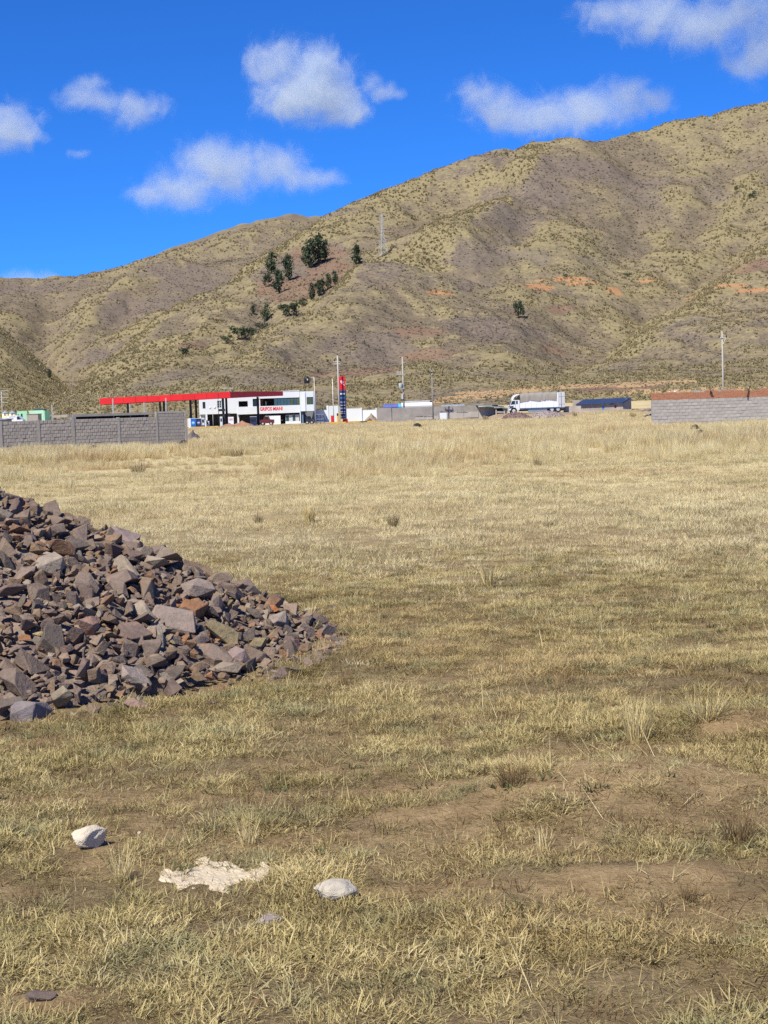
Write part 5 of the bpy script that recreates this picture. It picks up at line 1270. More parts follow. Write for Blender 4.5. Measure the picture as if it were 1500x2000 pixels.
# ------------------------------------------------------------------ heap of broken stone
STONE_COLS = [('purple grey', (0.187, 0.145, 0.122), 7), ('pale grey', (0.276, 0.230, 0.184), 2.5), ('dark grey', (0.135, 0.112, 0.097), 3), ('brown', (0.213, 0.153, 0.104), 5), ('pinkish grey', (0.239, 0.182, 0.142), 5), ('dark purple', (0.151, 0.112, 0.097), 4), ('reddish brown', (0.224, 0.138, 0.090), 2.5), ('olive', (0.229, 0.189, 0.113), .7), ('rust coloured', (0.270, 0.143, 0.077), .6)]
def stone_material(name, loose):
    m, t, b = new_mat(name, .9, .15)
    oi = t.nodes.new('ShaderNodeObjectInfo'); at = nd(t, 'ShaderNodeAttribute', attribute_name='rnd'); co = t.nodes.new('ShaderNodeTexCoord').outputs['Object']
    pick = math_n(t, 'FRACT', math_n(t, 'ADD', oi.outputs['Random'], at.outputs['Fac']))
    if loose:
        w = sum(c[2] for c in STONE_COLS); acc = 0; stops = []
        for c in STONE_COLS: stops.append((acc / w, c[1])); acc += c[2]
        base = ramp(t, stops, 'CONSTANT'); t.links.new(pick, base.inputs[0]); base = base.outputs[0]
    else: base = oi.outputs['Color']
    oy = nd(t, 'ShaderNodeVectorMath', operation='ADD'); t.links.new(co, oy.inputs[0])
    sc = nd(t, 'ShaderNodeCombineXYZ'); t.links.new(math_n(t, 'MULTIPLY', pick, 37), sc.inputs[0]); t.links.new(sc.outputs[0], oy.inputs[1])
    k = 4.0 if loose else 1.0
    n1 = noise_n(t, oy.outputs[0], 2.2 * k, 5, .6, .6); n2 = noise_n(t, oy.outputs[0], 9 * k, 6, .7)
    st = ramp(t, [(.28, (.60, .57, .57)), (.5, (1, 1, 1)), (.75, (1.42, 1.36, 1.30))]); t.links.new(math_n(t, 'ADD', math_n(t, 'MULTIPLY', n1, .55), math_n(t, 'MULTIPLY', n2, .45)), st.inputs[0])
    c = mixc(t, 1.0, base, st.outputs[0], 'MULTIPLY')
    rs = nd(t, 'ShaderNodeMapRange', interpolation_type='SMOOTHSTEP'); rs.inputs[1].default_value = .58; rs.inputs[2].default_value = .72; t.links.new(n1, rs.inputs[0])
    c = mixc(t, math_n(t, 'MULTIPLY', rs.outputs[0], .55), c, (.28, .17, .11))
    t.links.new(c, b.inputs['Base Color'])
    bp = nd(t, 'ShaderNodeBump', in_Strength=.7, in_Distance=.02); t.links.new(math_n(t, 'ADD', n2, n1), bp.inputs['Height']); t.links.new(bp.outputs[0], b.inputs['Normal'])
    return m
STONE = stone_material('broken_stone', False); STONE_LOOSE = stone_material('loose_broken_stone', True)
stone_meshes = []
for i in range(40):
    r = random.Random(100 + i)
    stone_meshes.append(rock_mesh('stone', 100 + i, STONE, r.randint(8, 12), (1, r.uniform(.6, .95), r.uniform(.28, .66)), 0 if i < 26 else .008))

def pile_on(px, py):
    """point on the heap (or the ground) seen at a photo pixel"""
    r = ray(px, py)
    ds = np.arange(6.8, 13, .01); h = pile_h(r.x * ds, ds) + gz(r.x * ds, ds); z = CAM_H + r.z * ds
    k = np.argmax(z <= h) if (z <= h).any() else np.argmin((z - h) + (h < .1) * 9); d = ds[k]; return Vector((r.x * d, d, float(h[k])))

special = [  # px, py (centre), width px, flatness x/y/z, rotation, seed, label
    (56, 1408, 90, (1, .8, .78), (.1, .0, .3), 31, 'big blue grey stone lying alone in front of the stone heap at lower left'),
    (340, 1226, 108, (1, .75, .42), (.75, .35, .2), 32, 'largest flat slab tilted toward the viewer in the middle of the stone heap'),
    (385, 1165, 86, (1, .8, .75), (.3, .1, .6), 33, 'large blocky pinkish stone just above the largest tilted slab'),
    (92, 1112, 78, (1, .8, .62), (.2, -.1, .1), 34, 'pale topped block overhanging a dark hollow high on the left of the heap'),
    (238, 1035, 78, (1, .7, .45), (.3, .35, -.3), 35, 'long purple slab on the upper right slope of the heap silhouette'),
    (636, 1240, 50, (1, .8, .75), (.0, .2, .4), 36, 'grey topped dark stone at the far right toe of the heap'),
    (574, 1268, 46, (1, .7, .75), (.2, .1, .9), 37, 'reddish dark stone with a pale left face right of the heap toe'),
    (549, 1284, 30, (1, .7, 1.0), (.2, .3, .2), 38, 'small rusty brown stone leaning against the reddish dark one'),
    (468, 1290, 56, (1, .85, .85), (.0, .2, .1), 39, 'rounded purple block on the grass edge at the right foot of the heap'),
    (436, 1325, 28, (1, .7, .6), (.1, .2, .5), 40, 'small pale grey stone in the grass below the rounded purple block'),
    (530, 1195, 32, (1, .8, .7), (.2, .1, .3), 41, 'bright orange stained stone on the right slope of the heap'),
    (548, 1225, 62, (1, .75, .8), (.2, -.4, .7), 42, 'tall pinkish grey stone near the right end of the heap'),
    (170, 1232, 62, (1, .8, .75), (.4, .3, .5), 43, 'reddish brown block with a flat lit face left of the largest slab'),
    (265, 1385, 58, (1, .7, .5), (.15, .1, .1), 44, 'flat brown stone at the front foot of the heap'),
    (265, 1330, 78, (1, .6, .5), (.5, .55, .2), 45, 'long pale stone sloping down at the front of the heap'),
    (125, 1365, 62, (1, .7, .75), (.2, -.3, .4), 46, 'split olive grey stone behind the lone big stone at the front'),
    (648, 1190, 24, (1, .7, .6), (0, 0, .3), 47, 'small stone beyond the right toe of the heap'),
    (612, 1195, 40, (1, .8, .25), (0, .05, .3), 48, 'thin pale slab lying behind the right toe of the heap'),
    (415, 1375, 24, (1, .8, .4), (0, .05, .3), 49, 'small reddish chip in the grass in front of the heap'),
    (372, 1362, 30, (1, .8, .4), (0, .1, 1), 50, 'small grey purple chip in the grass beside the front foot of the heap'),
    (30, 970, 44, (1, .8, .6), (.2, .3, .1), 51, 'dark block near the top of the heap at the left photo edge'),
    (315, 1085, 46, (1, .7, .5), (.3, .4, .1), 52, 'bluish grey stone on the skyline of the heap slope, mid height'),
    (375, 1105, 50, (1, .7, .4), (.1, .35, .1), 53, 'dark flat stone jutting out on the skyline above the largest slab'),
    (75, 1245, 26, (1, .8, .7), (.1, .1, .1), 54, 'small mustard yellow stone on the left part of the heap'),
]
SG = 'stones of the broken stone heap'
NICE = {51: (.14, .115, .11), 35: (.22, .175, .17), 52: (.19, .17, .175), 53: (.15, .125, .12), 31: (.205, .18, .185), 32: (.255, .205, .18), 33: (.25, .205, .18), 34: (.30, .255, .21), 38: (.27, .16, .09), 41: (.46, .19, .08), 37: (.23, .14, .12), 48: (.38, .34, .32), 54: (.36, .29, .15), 45: (.27, .225, .20), 42: (.26, .215, .19), 43: (.28, .18, .145), 39: (.24, .185, .18), 36: (.20, .17, .17), 46: (.25, .215, .16), 44: (.28, .195, .155)}
placed = []
for (px, py, w, fl, rot, seed, lb) in special:
    p = pile_on(px, py); s = w / F_PX * p.length * 1.05
    me = rock_mesh('stone', 70 + seed, STONE, 14, fl, .014)
    o = link('stone', me, None, p + Vector((0, .12 * s, .08 * s))); o.scale = (s, s, s); o.rotation_euler = rot; o.color = (*NICE.get(seed, random.Random(seed).choice(STONE_COLS[:6])[1]), 1)
    tag(o, lb, 'stone', SG); placed.append((p.x, p.y, p.z, s * .45))

# sample the heap: large stones first, then ever smaller ones between them
cand = []
r = np.random.default_rng(11)
for (lo, hi, n, ov) in ((.20, .31, 420, .62), (.135, .20, 1600, .56), (.085, .135, 5000, .52), (.05, .085, 16000, .46)):
    for k in range(n):
        a = r.uniform(0, 2 * math.pi); q = math.sqrt(r.uniform(0, 1)) * .99
        if r.uniform() < .06: q = r.uniform(.92, 1.02 if lo > .13 else 1.06); a = a if hi > .15 else r.uniform(-.5, .3) if r.uniform() < .4 else a; q = q * (1.03 if -.5 < a < .3 else 1)
        x = PILE_C[0] + math.cos(a) * q * PILE_R; y = PILE_C[1] + math.sin(a) * q * PILE_R
        cand.append((x, y, r.uniform(lo, hi), ov))
CA = np.array(cand); CH = pile_h(CA[:, 0], CA[:, 1]) + gz(CA[:, 0], CA[:, 1])
grid = {}
def near(x, y, rad):
    k = int(rad / .15) + 2; i, j = int(x / .15), int(y / .15)
    for a in range(i - k, i + k + 1):
        for b in range(j - k, j + k + 1):
            yield from grid.get((a, b), ())
for s_ in placed: grid.setdefault((int(s_[0] / .15), int(s_[1] / .15)), []).append(s_)
accepted = []
for (x, y, s, ov), z in zip(cand, CH):
    if any((x - q[0]) ** 2 + (y - q[1]) ** 2 + (z - q[2]) ** 2 < ((q[3] + s * .5) * ov) ** 2 for q in near(x, y, .3)): continue
    e = (x, y, z, s * .5); grid.setdefault((int(x / .15), int(y / .15)), []).append(e); accepted.append((x, y, float(z), s))
def seen_size(e):
    x, y, z, s = e; q = math.hypot(x - PILE_C[0], y - PILE_C[1])
    n = Vector((x - PILE_C[0], y - PILE_C[1], q * 1.9 + .01)).normalized(); v = (Vector((0, 0, CAM_H)) - Vector((x, y, z))); dd = v.length; f = n.dot(v / dd)
    inside = abs(x / y) < .262
    return s / dd * (1 if f > .08 else .2) * (1 if inside else .1)
accepted.sort(key=seen_size, reverse=True)
rest = MB(); rest_r = []; numbered = []
rr = random.Random(17)
for i, (x, y, z, s) in enumerate(accepted):
    R = Euler((rr.uniform(-.6, .6), rr.uniform(-.6, .6), rr.uniform(0, 6.28)))
    if rr.random() < .25: R = Euler((rr.uniform(0, 6), rr.uniform(0, 6), rr.uniform(0, 6)))
    me = rr.choice(stone_meshes if s > .15 else stone_meshes[:34]); zz = z + s * rr.uniform(-.06, .12)
    if i < 270:
        o = link('stone', me, None, (x, y, zz)); o.scale = (s * rr.uniform(.95, 1.2),) * 3; o.rotation_euler = R
        cn, cc, _ = rr.choices(STONE_COLS, [c[2] for c in STONE_COLS])[0]; kk = rr.uniform(.8, 1.15); o.color = (*[v * kk for v in cc], 1)
        numbered.append((o, cn, s))
    else:
        M = Matrix.Translation((x, y, zz)) @ R.to_matrix().to_4x4() @ Matrix.Scale(s * 1.12, 4); me = rr.choice(stone_meshes[:34])
        f0 = len(rest.f); rest.add([M @ v.co for v in me.vertices], [tuple(p.vertices) for p in me.polygons]); rest_r += [rr.random()] * (len(rest.f) - f0)
o = rest.build('broken_stone', STONE_LOOSE); o['kind'] = 'stuff'
# labels: by colour, size and the nearest landmark stone
SHORTN = {31: 'the lone big front stone', 32: 'the largest tilted slab', 33: 'the large blocky pinkish stone', 34: 'the pale topped overhanging block', 35: 'the long purple slab', 36: 'the grey topped toe stone', 37: 'the reddish dark stone at the toe', 38: 'the small rusty stone at the toe', 39: 'the rounded purple block', 40: 'the small pale stone in grass', 41: 'the bright orange stained stone', 42: 'the tall pinkish stone',
          43: 'the reddish block with a flat face', 44: 'the flat brown stone at the foot', 45: 'the long pale sloping stone', 46: 'the split olive grey stone', 47: 'the small stone beyond the toe', 48: 'the thin pale slab', 49: 'the small reddish chip', 50: 'the small grey purple chip', 51: 'the dark block near the top', 52: 'the bluish stone on the skyline', 53: 'the dark flat jutting stone', 54: 'the mustard yellow stone'}
LM = [(q[0] , q[1], SHORTN[q[5]]) for q in special]
CI = CAM_M.inverted(); used_labels = set(x_[6] for x_ in special)
for (o_, cn, s) in numbered:
    c_ = CI @ o_.location; px = 750 + c_.x / -c_.z * F_PX; py = 1000 - c_.y / -c_.z * F_PX; wpx = s * o_.location.length ** -1 * F_PX
    for lx, ly, nm in sorted(LM, key=lambda q: (q[0] - px) ** 2 + (q[1] - py) ** 2):
        dx, dy = px - lx, py - ly; far = math.hypot(dx, dy) > 95
        vd, hd = 'above' if dy < 0 else 'below', 'left' if dx < 0 else 'right'; q_ = abs(dx) / (abs(dy) + .1); wl = 'well ' if far else 'just '
        where = wl + ('%s and %s of' % (vd, hd) if .45 < q_ < 2.2 else vd if q_ <= .45 else hd + ' of')
        lb = '%s %s stone %s %s' % ('big' if wpx > 56 else 'medium' if wpx > 38 else 'small', cn, where, nm)
        if lb not in used_labels: break
    used_labels.add(lb); tag(o_, lb, 'stone', SG)
a = o.data.attributes.new('rnd', 'FLOAT', 'FACE'); a.data.foreach_set('value', rest_r)
# stony rubble filling the gaps
n = 90; th, q = np.meshgrid(np.linspace(0, 2 * math.pi, 120, endpoint=False), np.linspace(0.0, 1.0, n))
X = PILE_C[0] + np.cos(th) * q * PILE_R * .99; Y = PILE_C[1] + np.sin(th) * q * PILE_R * .99
Z = pile_h(X, Y) + gz(X, Y) - .052 + (fbm(X * 9, Y * 9, 3, 4) - .5) * .09 - .10 * (q > .97)
me = np_mesh('rubble_bed', np.stack([X, Y, Z], -1).reshape(-1, 3), grid_faces(n, 120, True), paint('dusty_rubble', (.25, .195, .165), .95, .05, .35, 9, bump=.02), False)
o = link('rubble_bed', me); o['kind'] = 'stuff'

# lone stones and the chalky crust in the near grass
LONE = []
def lone(px, py, w, fl, seed, mat, label, name='stone', rough=.03, rz=0, sink=.1, ncut=9, d0=.26):
    p = on_ground(px, py); z = float(gz(p.x, p.y)); s = w / F_PX * p.length * 1.08; LONE.append((p.x, p.y, s * .5))
    o = link(name, boulder_mesh(name, seed, mat, fl, ncut, d0), None, (p.x, p.y, z + s * fl[2] * (.5 - sink))); o.scale = (s, s, s); o.rotation_euler = (0, 0, rz); return tag(o, label, 'stone')
CHALK = paint('chalky_white_stone', (.62, .55, .44), .95, .05, .18, 5, bump=.015)
lone(173, 1660, 70, (1, .75, .62), 801, CHALK, 'bright white chalky stone alone in the grass at lower left', rz=.4)
lone(655, 1752, 80, (1, .75, .5), 802, paint('pale_grey_stone', (.44, .405, .34), .95, .05, .15, 6, bump=.01), 'smooth pale grey stone half sunk in grass right of the chalky crust', rough=.012, rz=.2, sink=.16, ncut=4, d0=.36)
lone(527, 1797, 58, (1, .6, .36), 803, paint('lilac_grey_stone', (.37, .315, .29), .95, .05, .15, 6, bump=.01), 'small lilac grey stone in the grass below the smooth pale stone', rz=.5, sink=.16)
for i, (px, py, w, lb) in enumerate(((243, 1856, 13, 'tiny white chip in the grass at the bottom, nearest the lilac stone\'s left'), (201, 1810, 9, 'tiny white chip in the grass below the white chalky stone'), (306, 1772, 8, 'tiny white chip just below the chalky crust'), (120, 1606, 8, 'tiny white chip left of the bright white chalky stone'), (272, 1632, 8, 'tiny white chip right of the bright white chalky stone'))):
    lone(px, py, w, (1, .8, .6), 810 + i, CHALK, lb, 'stone_chip')
lone(80, 1980, 62, (1, .8, .34), 820, paint('dark_clod', (.20, .155, .135), .95, .05, .2, 8, bump=.02), 'dark flat earth clod in the grass at the bottom left corner', 'clod', .03, 0, .3)
def crust():
    cx = on_ground(418, 1712); n = 44; xs, ys = np.meshgrid(np.linspace(-1, 1, n), np.linspace(-1, 1, n)); W, D = .185, .25; LONE.append((cx.x - .01, cx.y, .098))
    X = cx.x + xs * W; Y = cx.y + ys * D; q = np.sqrt(xs ** 2 + ys ** 2) + (fbm(xs * 2.2, ys * 2.2, 4, 15) - .5) * 1.1
    hole = .25 - .25 * sstep(.18, .3, np.sqrt(((xs - .15) / 1.1) ** 2 + ((ys - .1) / .9) ** 2))
    H = (1 - sstep(.72, .86, q)) * .011 * (1 - hole * .95) - .005
    Z = gz(X, Y) + H + (fbm(X * 70, Y * 70, 3, 6) - .5) * .008 * (H > 0)
    me = np_mesh('chalky_crust', np.stack([X - cx.x, Y - cx.y, Z], -1).reshape(-1, 3), grid_faces(n, n)[:, ::-1], paint('chalky_crust', (.54, .465, .35), .95, .05, .15, 14, bump=.012), False)
    o = link('chalky_crust', me, None, (cx.x, cx.y, 0)); tag(o, 'flat cream coloured chalky crust with a grassy hollow in the near grass', 'crust')
crust()

# ------------------------------------------------------------------ grass
def blade_material(name, cols, var_scale=.9, trans=.25, warm=0.0, cool=0.0):
    m, t, b = new_mat(name, .75, .15)
    at = nd(t, 'ShaderNodeAttribute', attribute_name='rnd'); oi = t.nodes.new('ShaderNodeObjectInfo'); P = wpos(t)
    nl = noise_n(t, P, var_scale, 4, .6)
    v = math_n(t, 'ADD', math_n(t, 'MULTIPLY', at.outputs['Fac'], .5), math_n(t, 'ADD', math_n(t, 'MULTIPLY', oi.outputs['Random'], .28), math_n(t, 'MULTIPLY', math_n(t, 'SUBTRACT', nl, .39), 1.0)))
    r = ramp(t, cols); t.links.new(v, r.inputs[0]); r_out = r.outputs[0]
    if warm:
        wn = nd(t, 'ShaderNodeMapRange', interpolation_type='SMOOTHSTEP'); wn.inputs[1].default_value = .46; wn.inputs[2].default_value = .66; t.links.new(noise_n(t, P, .16, 4, .65), wn.inputs[0])
        r_out = mixc(t, math_n(t, 'MULTIPLY', wn.outputs[0], warm), r_out, (.50, .33, .165))
    if cool:
        cn = nd(t, 'ShaderNodeMapRange', interpolation_type='SMOOTHSTEP'); cn.inputs[1].default_value = .50; cn.inputs[2].default_value = .64; t.links.new(noise_n(t, P, 2.3, 3, .6), cn.inputs[0])
        r_out = mixc(t, math_n(t, 'MULTIPLY', cn.outputs[0], cool), r_out, (.27, .275, .15))
    t.links.new(r_out, b.inputs['Base Color'])
    tl = t.nodes.new('ShaderNodeBsdfTranslucent'); t.links.new(r_out, tl.inputs[0])
    mx = t.nodes.new('ShaderNodeMixShader'); mx.inputs[0].default_value = trans; t.links.new(b.outputs[0], mx.inputs[1]); t.links.new(tl.outputs[0], mx.inputs[2])
    t.links.new(mx.outputs[0], t.nodes['Material Output'].inputs[0]); return m
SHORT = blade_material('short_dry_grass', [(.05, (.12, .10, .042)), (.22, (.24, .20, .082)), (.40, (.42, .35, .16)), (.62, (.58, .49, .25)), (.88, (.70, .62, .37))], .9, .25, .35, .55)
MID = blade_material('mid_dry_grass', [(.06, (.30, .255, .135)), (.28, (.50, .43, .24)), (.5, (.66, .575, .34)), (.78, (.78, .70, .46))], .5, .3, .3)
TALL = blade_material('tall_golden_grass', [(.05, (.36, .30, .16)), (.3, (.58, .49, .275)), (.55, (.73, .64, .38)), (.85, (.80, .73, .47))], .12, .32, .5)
BROWN = blade_material('dry_brown_weed', [(.1, (.10, .068, .032)), (.5, (.23, .16, .08)), (.9, (.40, .29, .15))])
GREEN = blade_material('green_leafy_weed', [(.1, (.05, .062, .028)), (.5, (.11, .13, .055)), (.9, (.20, .21, .10))])

def clump(name, mat, seed, n, rad, hl, hh, w, lean, curl=.6, seg=3, flat=0.0):
    """tuft of separate curved blades; flat tilts them toward the ground"""
    r = random.Random(seed); V = []; F = []; A = []
    for k in range(n):
        a = r.uniform(0, 2 * math.pi); q = rad * math.sqrt(r.random()); x, y = q * math.cos(a), q * math.sin(a)
        L = r.uniform(hl, hh); d = a + r.gauss(0, .9); th = min(1.5, max(0.0, abs(r.gauss(lean, lean * .5)) + flat * r.random())); ww = w * r.uniform(.6, 1.3); rd = r.random()
        sx, sy = -math.sin(d), math.cos(d); tw = r.uniform(-1, 1); px, py, pz = x, y, -.004
        cu = curl * r.uniform(-.3, 1.4)
        base = len(V)
        for i in range(seg + 1):
            f = i / seg; k2 = ww * (1 - f) ** .7 * .5
            ox, oy = (sx * math.cos(tw) + math.cos(d) * math.sin(tw)) * k2, (sy * math.cos(tw) + math.sin(d) * math.sin(tw)) * k2
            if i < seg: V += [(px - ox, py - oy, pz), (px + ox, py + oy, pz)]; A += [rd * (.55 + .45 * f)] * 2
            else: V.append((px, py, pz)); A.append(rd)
            ang = th + cu * f; st = L / seg
            px += math.sin(ang) * math.cos(d) * st; py += math.sin(ang) * math.sin(d) * st; pz = max(pz + math.cos(ang) * st, .002)
        for i in range(seg - 1): F.append((base + 2 * i, base + 2 * i + 1, base + 2 * i + 3, base + 2 * i + 2))
        F.append((base + 2 * (seg - 1), base + 2 * (seg - 1) + 1, base + 2 * seg))
    me = bpy.data.meshes.new(name); me.from_pydata(V, [], F); me.materials.append(mat)
    at = me.attributes.new('rnd', 'FLOAT', 'POINT'); at.data.foreach_set('value', A); me.update(); return me

def scatter(name, X, Y, Z, S, meshes, kind='stuff', tilt=.12, seed=1):
    """one object of many tufts (geometry nodes instances of a few tuft meshes)"""
    rg = np.random.default_rng(seed); n = len(X)
    me = bpy.data.meshes.new(name); me.vertices.add(n); me.vertices.foreach_set('co', np.stack([X, Y, Z], -1).astype(np.float32).ravel())
    def attr(nm, ty, arr, key): a = me.attributes.new(nm, ty, 'POINT'); a.data.foreach_set(key, arr)
    attr('rot', 'FLOAT_VECTOR', np.stack([rg.normal(0, tilt, n), rg.normal(0, tilt, n), rg.uniform(0, 6.283, n)], -1).astype(np.float32).ravel(), 'vector')
    attr('scl', 'FLOAT', np.asarray(S, np.float32), 'value'); attr('pick', 'INT', rg.integers(0, len(meshes), n).astype(np.int32), 'value')
    col = bpy.data.collections.new(name + '_kinds')
    for i, m in enumerate(meshes): col.objects.link(bpy.data.objects.new('%s_kind_%02d' % (name, i), m))
    o = link(name, me); o['kind'] = kind
    g = bpy.data.node_groups.new(name, 'GeometryNodeTree'); g.interface.new_socket('Geometry', in_out='INPUT', socket_type='NodeSocketGeometry'); g.interface.new_socket('Geometry', in_out='OUTPUT', socket_type='NodeSocketGeometry')
    gi, go, ip, ci = g.nodes.new('NodeGroupInput'), g.nodes.new('NodeGroupOutput'), g.nodes.new('GeometryNodeInstanceOnPoints'), g.nodes.new('GeometryNodeCollectionInfo')
    ci.inputs['Collection'].default_value = col; ci.inputs['Separate Children'].default_value = True; ci.inputs['Reset Children'].default_value = True; ip.inputs['Pick Instance'].default_value = True
    def named(nm, ty):
        q = g.nodes.new('GeometryNodeInputNamedAttribute'); q.data_type = ty; q.inputs['Name'].default_value = nm; return q.outputs[0]
    e2r = g.nodes.new('FunctionNodeEulerToRotation')
    g.links.new(named('rot', 'FLOAT_VECTOR'), e2r.inputs[0]); g.links.new(e2r.outputs[0], ip.inputs['Rotation'])
    g.links.new(named('scl', 'FLOAT'), ip.inputs['Scale']); g.links.new(named('pick', 'INT'), ip.inputs['Instance Index'])
    g.links.new(gi.outputs[0], ip.inputs['Points']); g.links.new(ci.outputs[0], ip.inputs['Instance']); g.links.new(ip.outputs[0], go.inputs[0])
    md = o.modifiers.new('tufts', 'NODES'); md.node_group = g; return o

def field(dens, d0, d1, seed, margin=.33, extra=1.0):
    """random points on the plain in front of the camera, dens per square metre"""
    rg = np.random.default_rng(seed); area = margin * (d1 * d1 - d0 * d0) + extra * 2 * (d1 - d0); n = int(area * dens)
    Y = np.sqrt(rg.uniform(d0 * d0, d1 * d1, n)); X = rg.uniform(-1, 1, n) * (Y * margin + extra); return X, Y, rg
def clear_of(X, Y, k=1.0):
    ok = pile_r(X, Y) > k
    for (cx, cy, rad) in LONE: ok &= ((X - cx) / rad) ** 2 + ((Y - cy) / (rad * 1.25)) ** 2 > 1
    return ok
def wall_clear(X, Y):
    ok = np.ones(len(X), bool)
    for (tx, ty) in TYRES: ok &= ~((np.abs(X - tx * Y / ty) < .34) & (Y > ty * .86) & (Y < ty + .4))
    return ok & ~((Y > 90) & (Y < 106) & (X < -12.4) & (X > -26) & (Y > 91.5 + (X + 23.3) * .64 - .3))
tus = []
# short turf near the camera
short = [clump('turf_tuft', SHORT, i, 54, .05, .015, .046, .0029, .95, 1.1, 3, .6) for i in range(8)]
X, Y, rg = field(1000, 3.0, 19, 1)
b_ = bare_amount(X, Y); patch = fbm(X * 3.6, Y * 3.0, 4, 44, .6); big = fbm(X * .9, Y * 1.3, 3, 45)
keep = (rg.uniform(size=len(X)) < (1 - b_ * .93) * (.10 + 1.05 * sstep(.41, .57, patch)) * (.62 + .5 * sstep(.36, .58, big)) * (1 - sstep(10, 19, Y))) & clear_of(X, Y, 1.02)
X, Y = X[keep], Y[keep]; S = rg.uniform(.5, 1.3, len(X)) * (.5 + 1.0 * patch[keep]) * (1.25 - .5 * b_[keep])
scatter('short_grass', X, Y, gz(X, Y) - .002, S, short, seed=2)
# straw litter and brown thatch lying flat
lit = [clump('litter', SHORT, 50 + i, 26, .07, .02, .07, .0026, 1.45, .1, 2, .2) for i in range(4)] + [clump('litter', BROWN, 60 + i, 26, .07, .02, .06, .0030, 1.4, .1, 2, .2) for i in range(4)]
X, Y, rg = field(330, 3.0, 14, 5); keep = (rg.uniform(size=len(X)) < 1 - bare_amount(X, Y) * .6) & clear_of(X, Y, 1.0); X, Y = X[keep], Y[keep]
scatter('straw_litter', X, Y, gz(X, Y) + .001, rg.uniform(.6, 1.3, len(X)), lit, seed=6)
# brown weeds and small green plants in the near field
bw = [clump('weed', BROWN, 70 + i, 16, .03, .04, .12, .0026, .5, .5, 3) for i in range(4)]
X, Y, rg = field(26, 3.0, 16, 7); m_ = fbm(X * 1.3, Y * 1.6, 3, 46); keep = (m_ > .54) & clear_of(X, Y, 1.05) & (bare_amount(X, Y) < .9); X, Y = X[keep], Y[keep]
scatter('brown_weeds', X, Y, gz(X, Y), rg.uniform(.6, 1.2, len(X)), bw, seed=8)
gw = [clump('weed', GREEN, 80 + i, 22, .045, .02, .05, .008, .9, .5, 2) for i in range(3)]
X, Y, rg = field(20, 3.0, 16, 9); m_ = fbm(X * 1.5, Y * 1.9, 3, 47); keep = (m_ > .58) & clear_of(X, Y, 1.03); X, Y = X[keep], Y[keep]
scatter('green_weeds', X, Y, gz(X, Y), rg.uniform(.5, 1.2, len(X)), gw, seed=10)
# turf further out
mid = [clump('mid_tuft', MID, 20 + i, 110, .17, .03, .085, .0055, .7, .6, 2, .4) for i in range(6)]
X, Y, rg = field(50, 7.5, 46, 11); patch = fbm(X * 1.1, Y * .8, 3, 48); keep = (rg.uniform(size=len(X)) < (.30 + .9 * sstep(.38, .6, patch)) * sstep(7.5, 19, Y) * (1 - bare_amount(X, Y) * .8)) & clear_of(X, Y, 1.02); X, Y, patch = X[keep], Y[keep], patch[keep]
scatter('mid_grass', X, Y, gz(X, Y) - .004, rg.uniform(.6, 1.3, len(X)) * (.7 + .7 * patch) * (.55 + .45 * sstep(9, 22, Y)), mid, seed=12)
# thin upright stalks
st = [clump('stalks', TALL, 30 + i, 7, .05, .10, .34, .0032, .16, .25, 3) for i in range(6)]
X, Y, rg = field(6.0, 8.5, 45, 13); pa = fbm(X * .5, Y * .45, 3, 49); keep = (rg.uniform(size=len(X)) < sstep(.42, .66, pa) * sstep(8, 15, Y)) & clear_of(X, Y, 1.05); X, Y = X[keep], Y[keep]
scatter('dry_stalks', X, Y, gz(X, Y), rg.uniform(.5, 1.15, len(X)) * (.8 + .5 * sstep(14, 30, Y)), st, seed=14)
X, Y, rg = field(1.3, 3.6, 9.5, 15); keep = clear_of(X, Y, 1.05); X, Y = X[keep], Y[keep]
scatter('sparse_stalks', X, Y, gz(X, Y), rg.uniform(.35, .8, len(X)), [clump('stalk', TALL, 36 + i, 2, .02, .12, .30, .0022, .3, .3, 3) for i in range(4)], seed=16)
X, Y, rg = field(9, 3.3, 16, 23); keep = clear_of(X, Y, 1.05); X, Y = X[keep], Y[keep]
scatter('fallen_straws', X, Y, gz(X, Y) + .012, rg.uniform(.6, 1.3, len(X)), [clump('straw', TALL, 90 + i, 2, .03, .08, .22, .0026, 1.3, .12, 3) for i in range(5)], seed=24)
# the band of tall golden grass
tall = [clump('tall_tuft', TALL, 40 + i, 120, .22, .20, .52, .011, .28, .4, 3) for i in range(6)]
X, Y, rg = field(6.0, 36, 84, 17, .32); pa = fbm(X * .16, Y * .09, 4, 50); p2 = fbm(X * .7, Y * .5, 2, 54); keep = (rg.uniform(size=len(X)) < sstep(37, 52, Y + (pa - .5) * 26) * (.10 + 1.0 * sstep(.36, .6, p2))) & wall_clear(X, Y); X, Y, pa, p2 = X[keep], Y[keep], pa[keep], p2[keep]
scatter('tall_grass', X, Y, gz(X, Y) - .01, rg.uniform(.45, 1.25, len(X)) * (.42 + .62 * sstep(.36, .62, pa)) * (.5 + .5 * sstep(40, 55, Y)) * (.75 + .5 * sstep(.35, .62, p2)), tall, seed=18)
fart = [clump('far_tuft', TALL, 46 + i, 100, .45, .22, .50, .022, .28, .4, 2) for i in range(4)]
X, Y, rg = field(1.6, 82, 214, 19, .31); pa = fbm(X * .06, Y * .03, 4, 52); keep = wall_clear(X, Y) & (rg.uniform(size=len(X)) < .4 + .8 * sstep(.35, .6, fbm(X * .25, Y * .12, 3, 53))) & ~((Y > 107.5) & (X > 18.0 * Y / 108) & (Y < 113)) & ~((Y > 203) & (X > 13) & (X < 27)); X, Y, pa = X[keep], Y[keep], pa[keep]
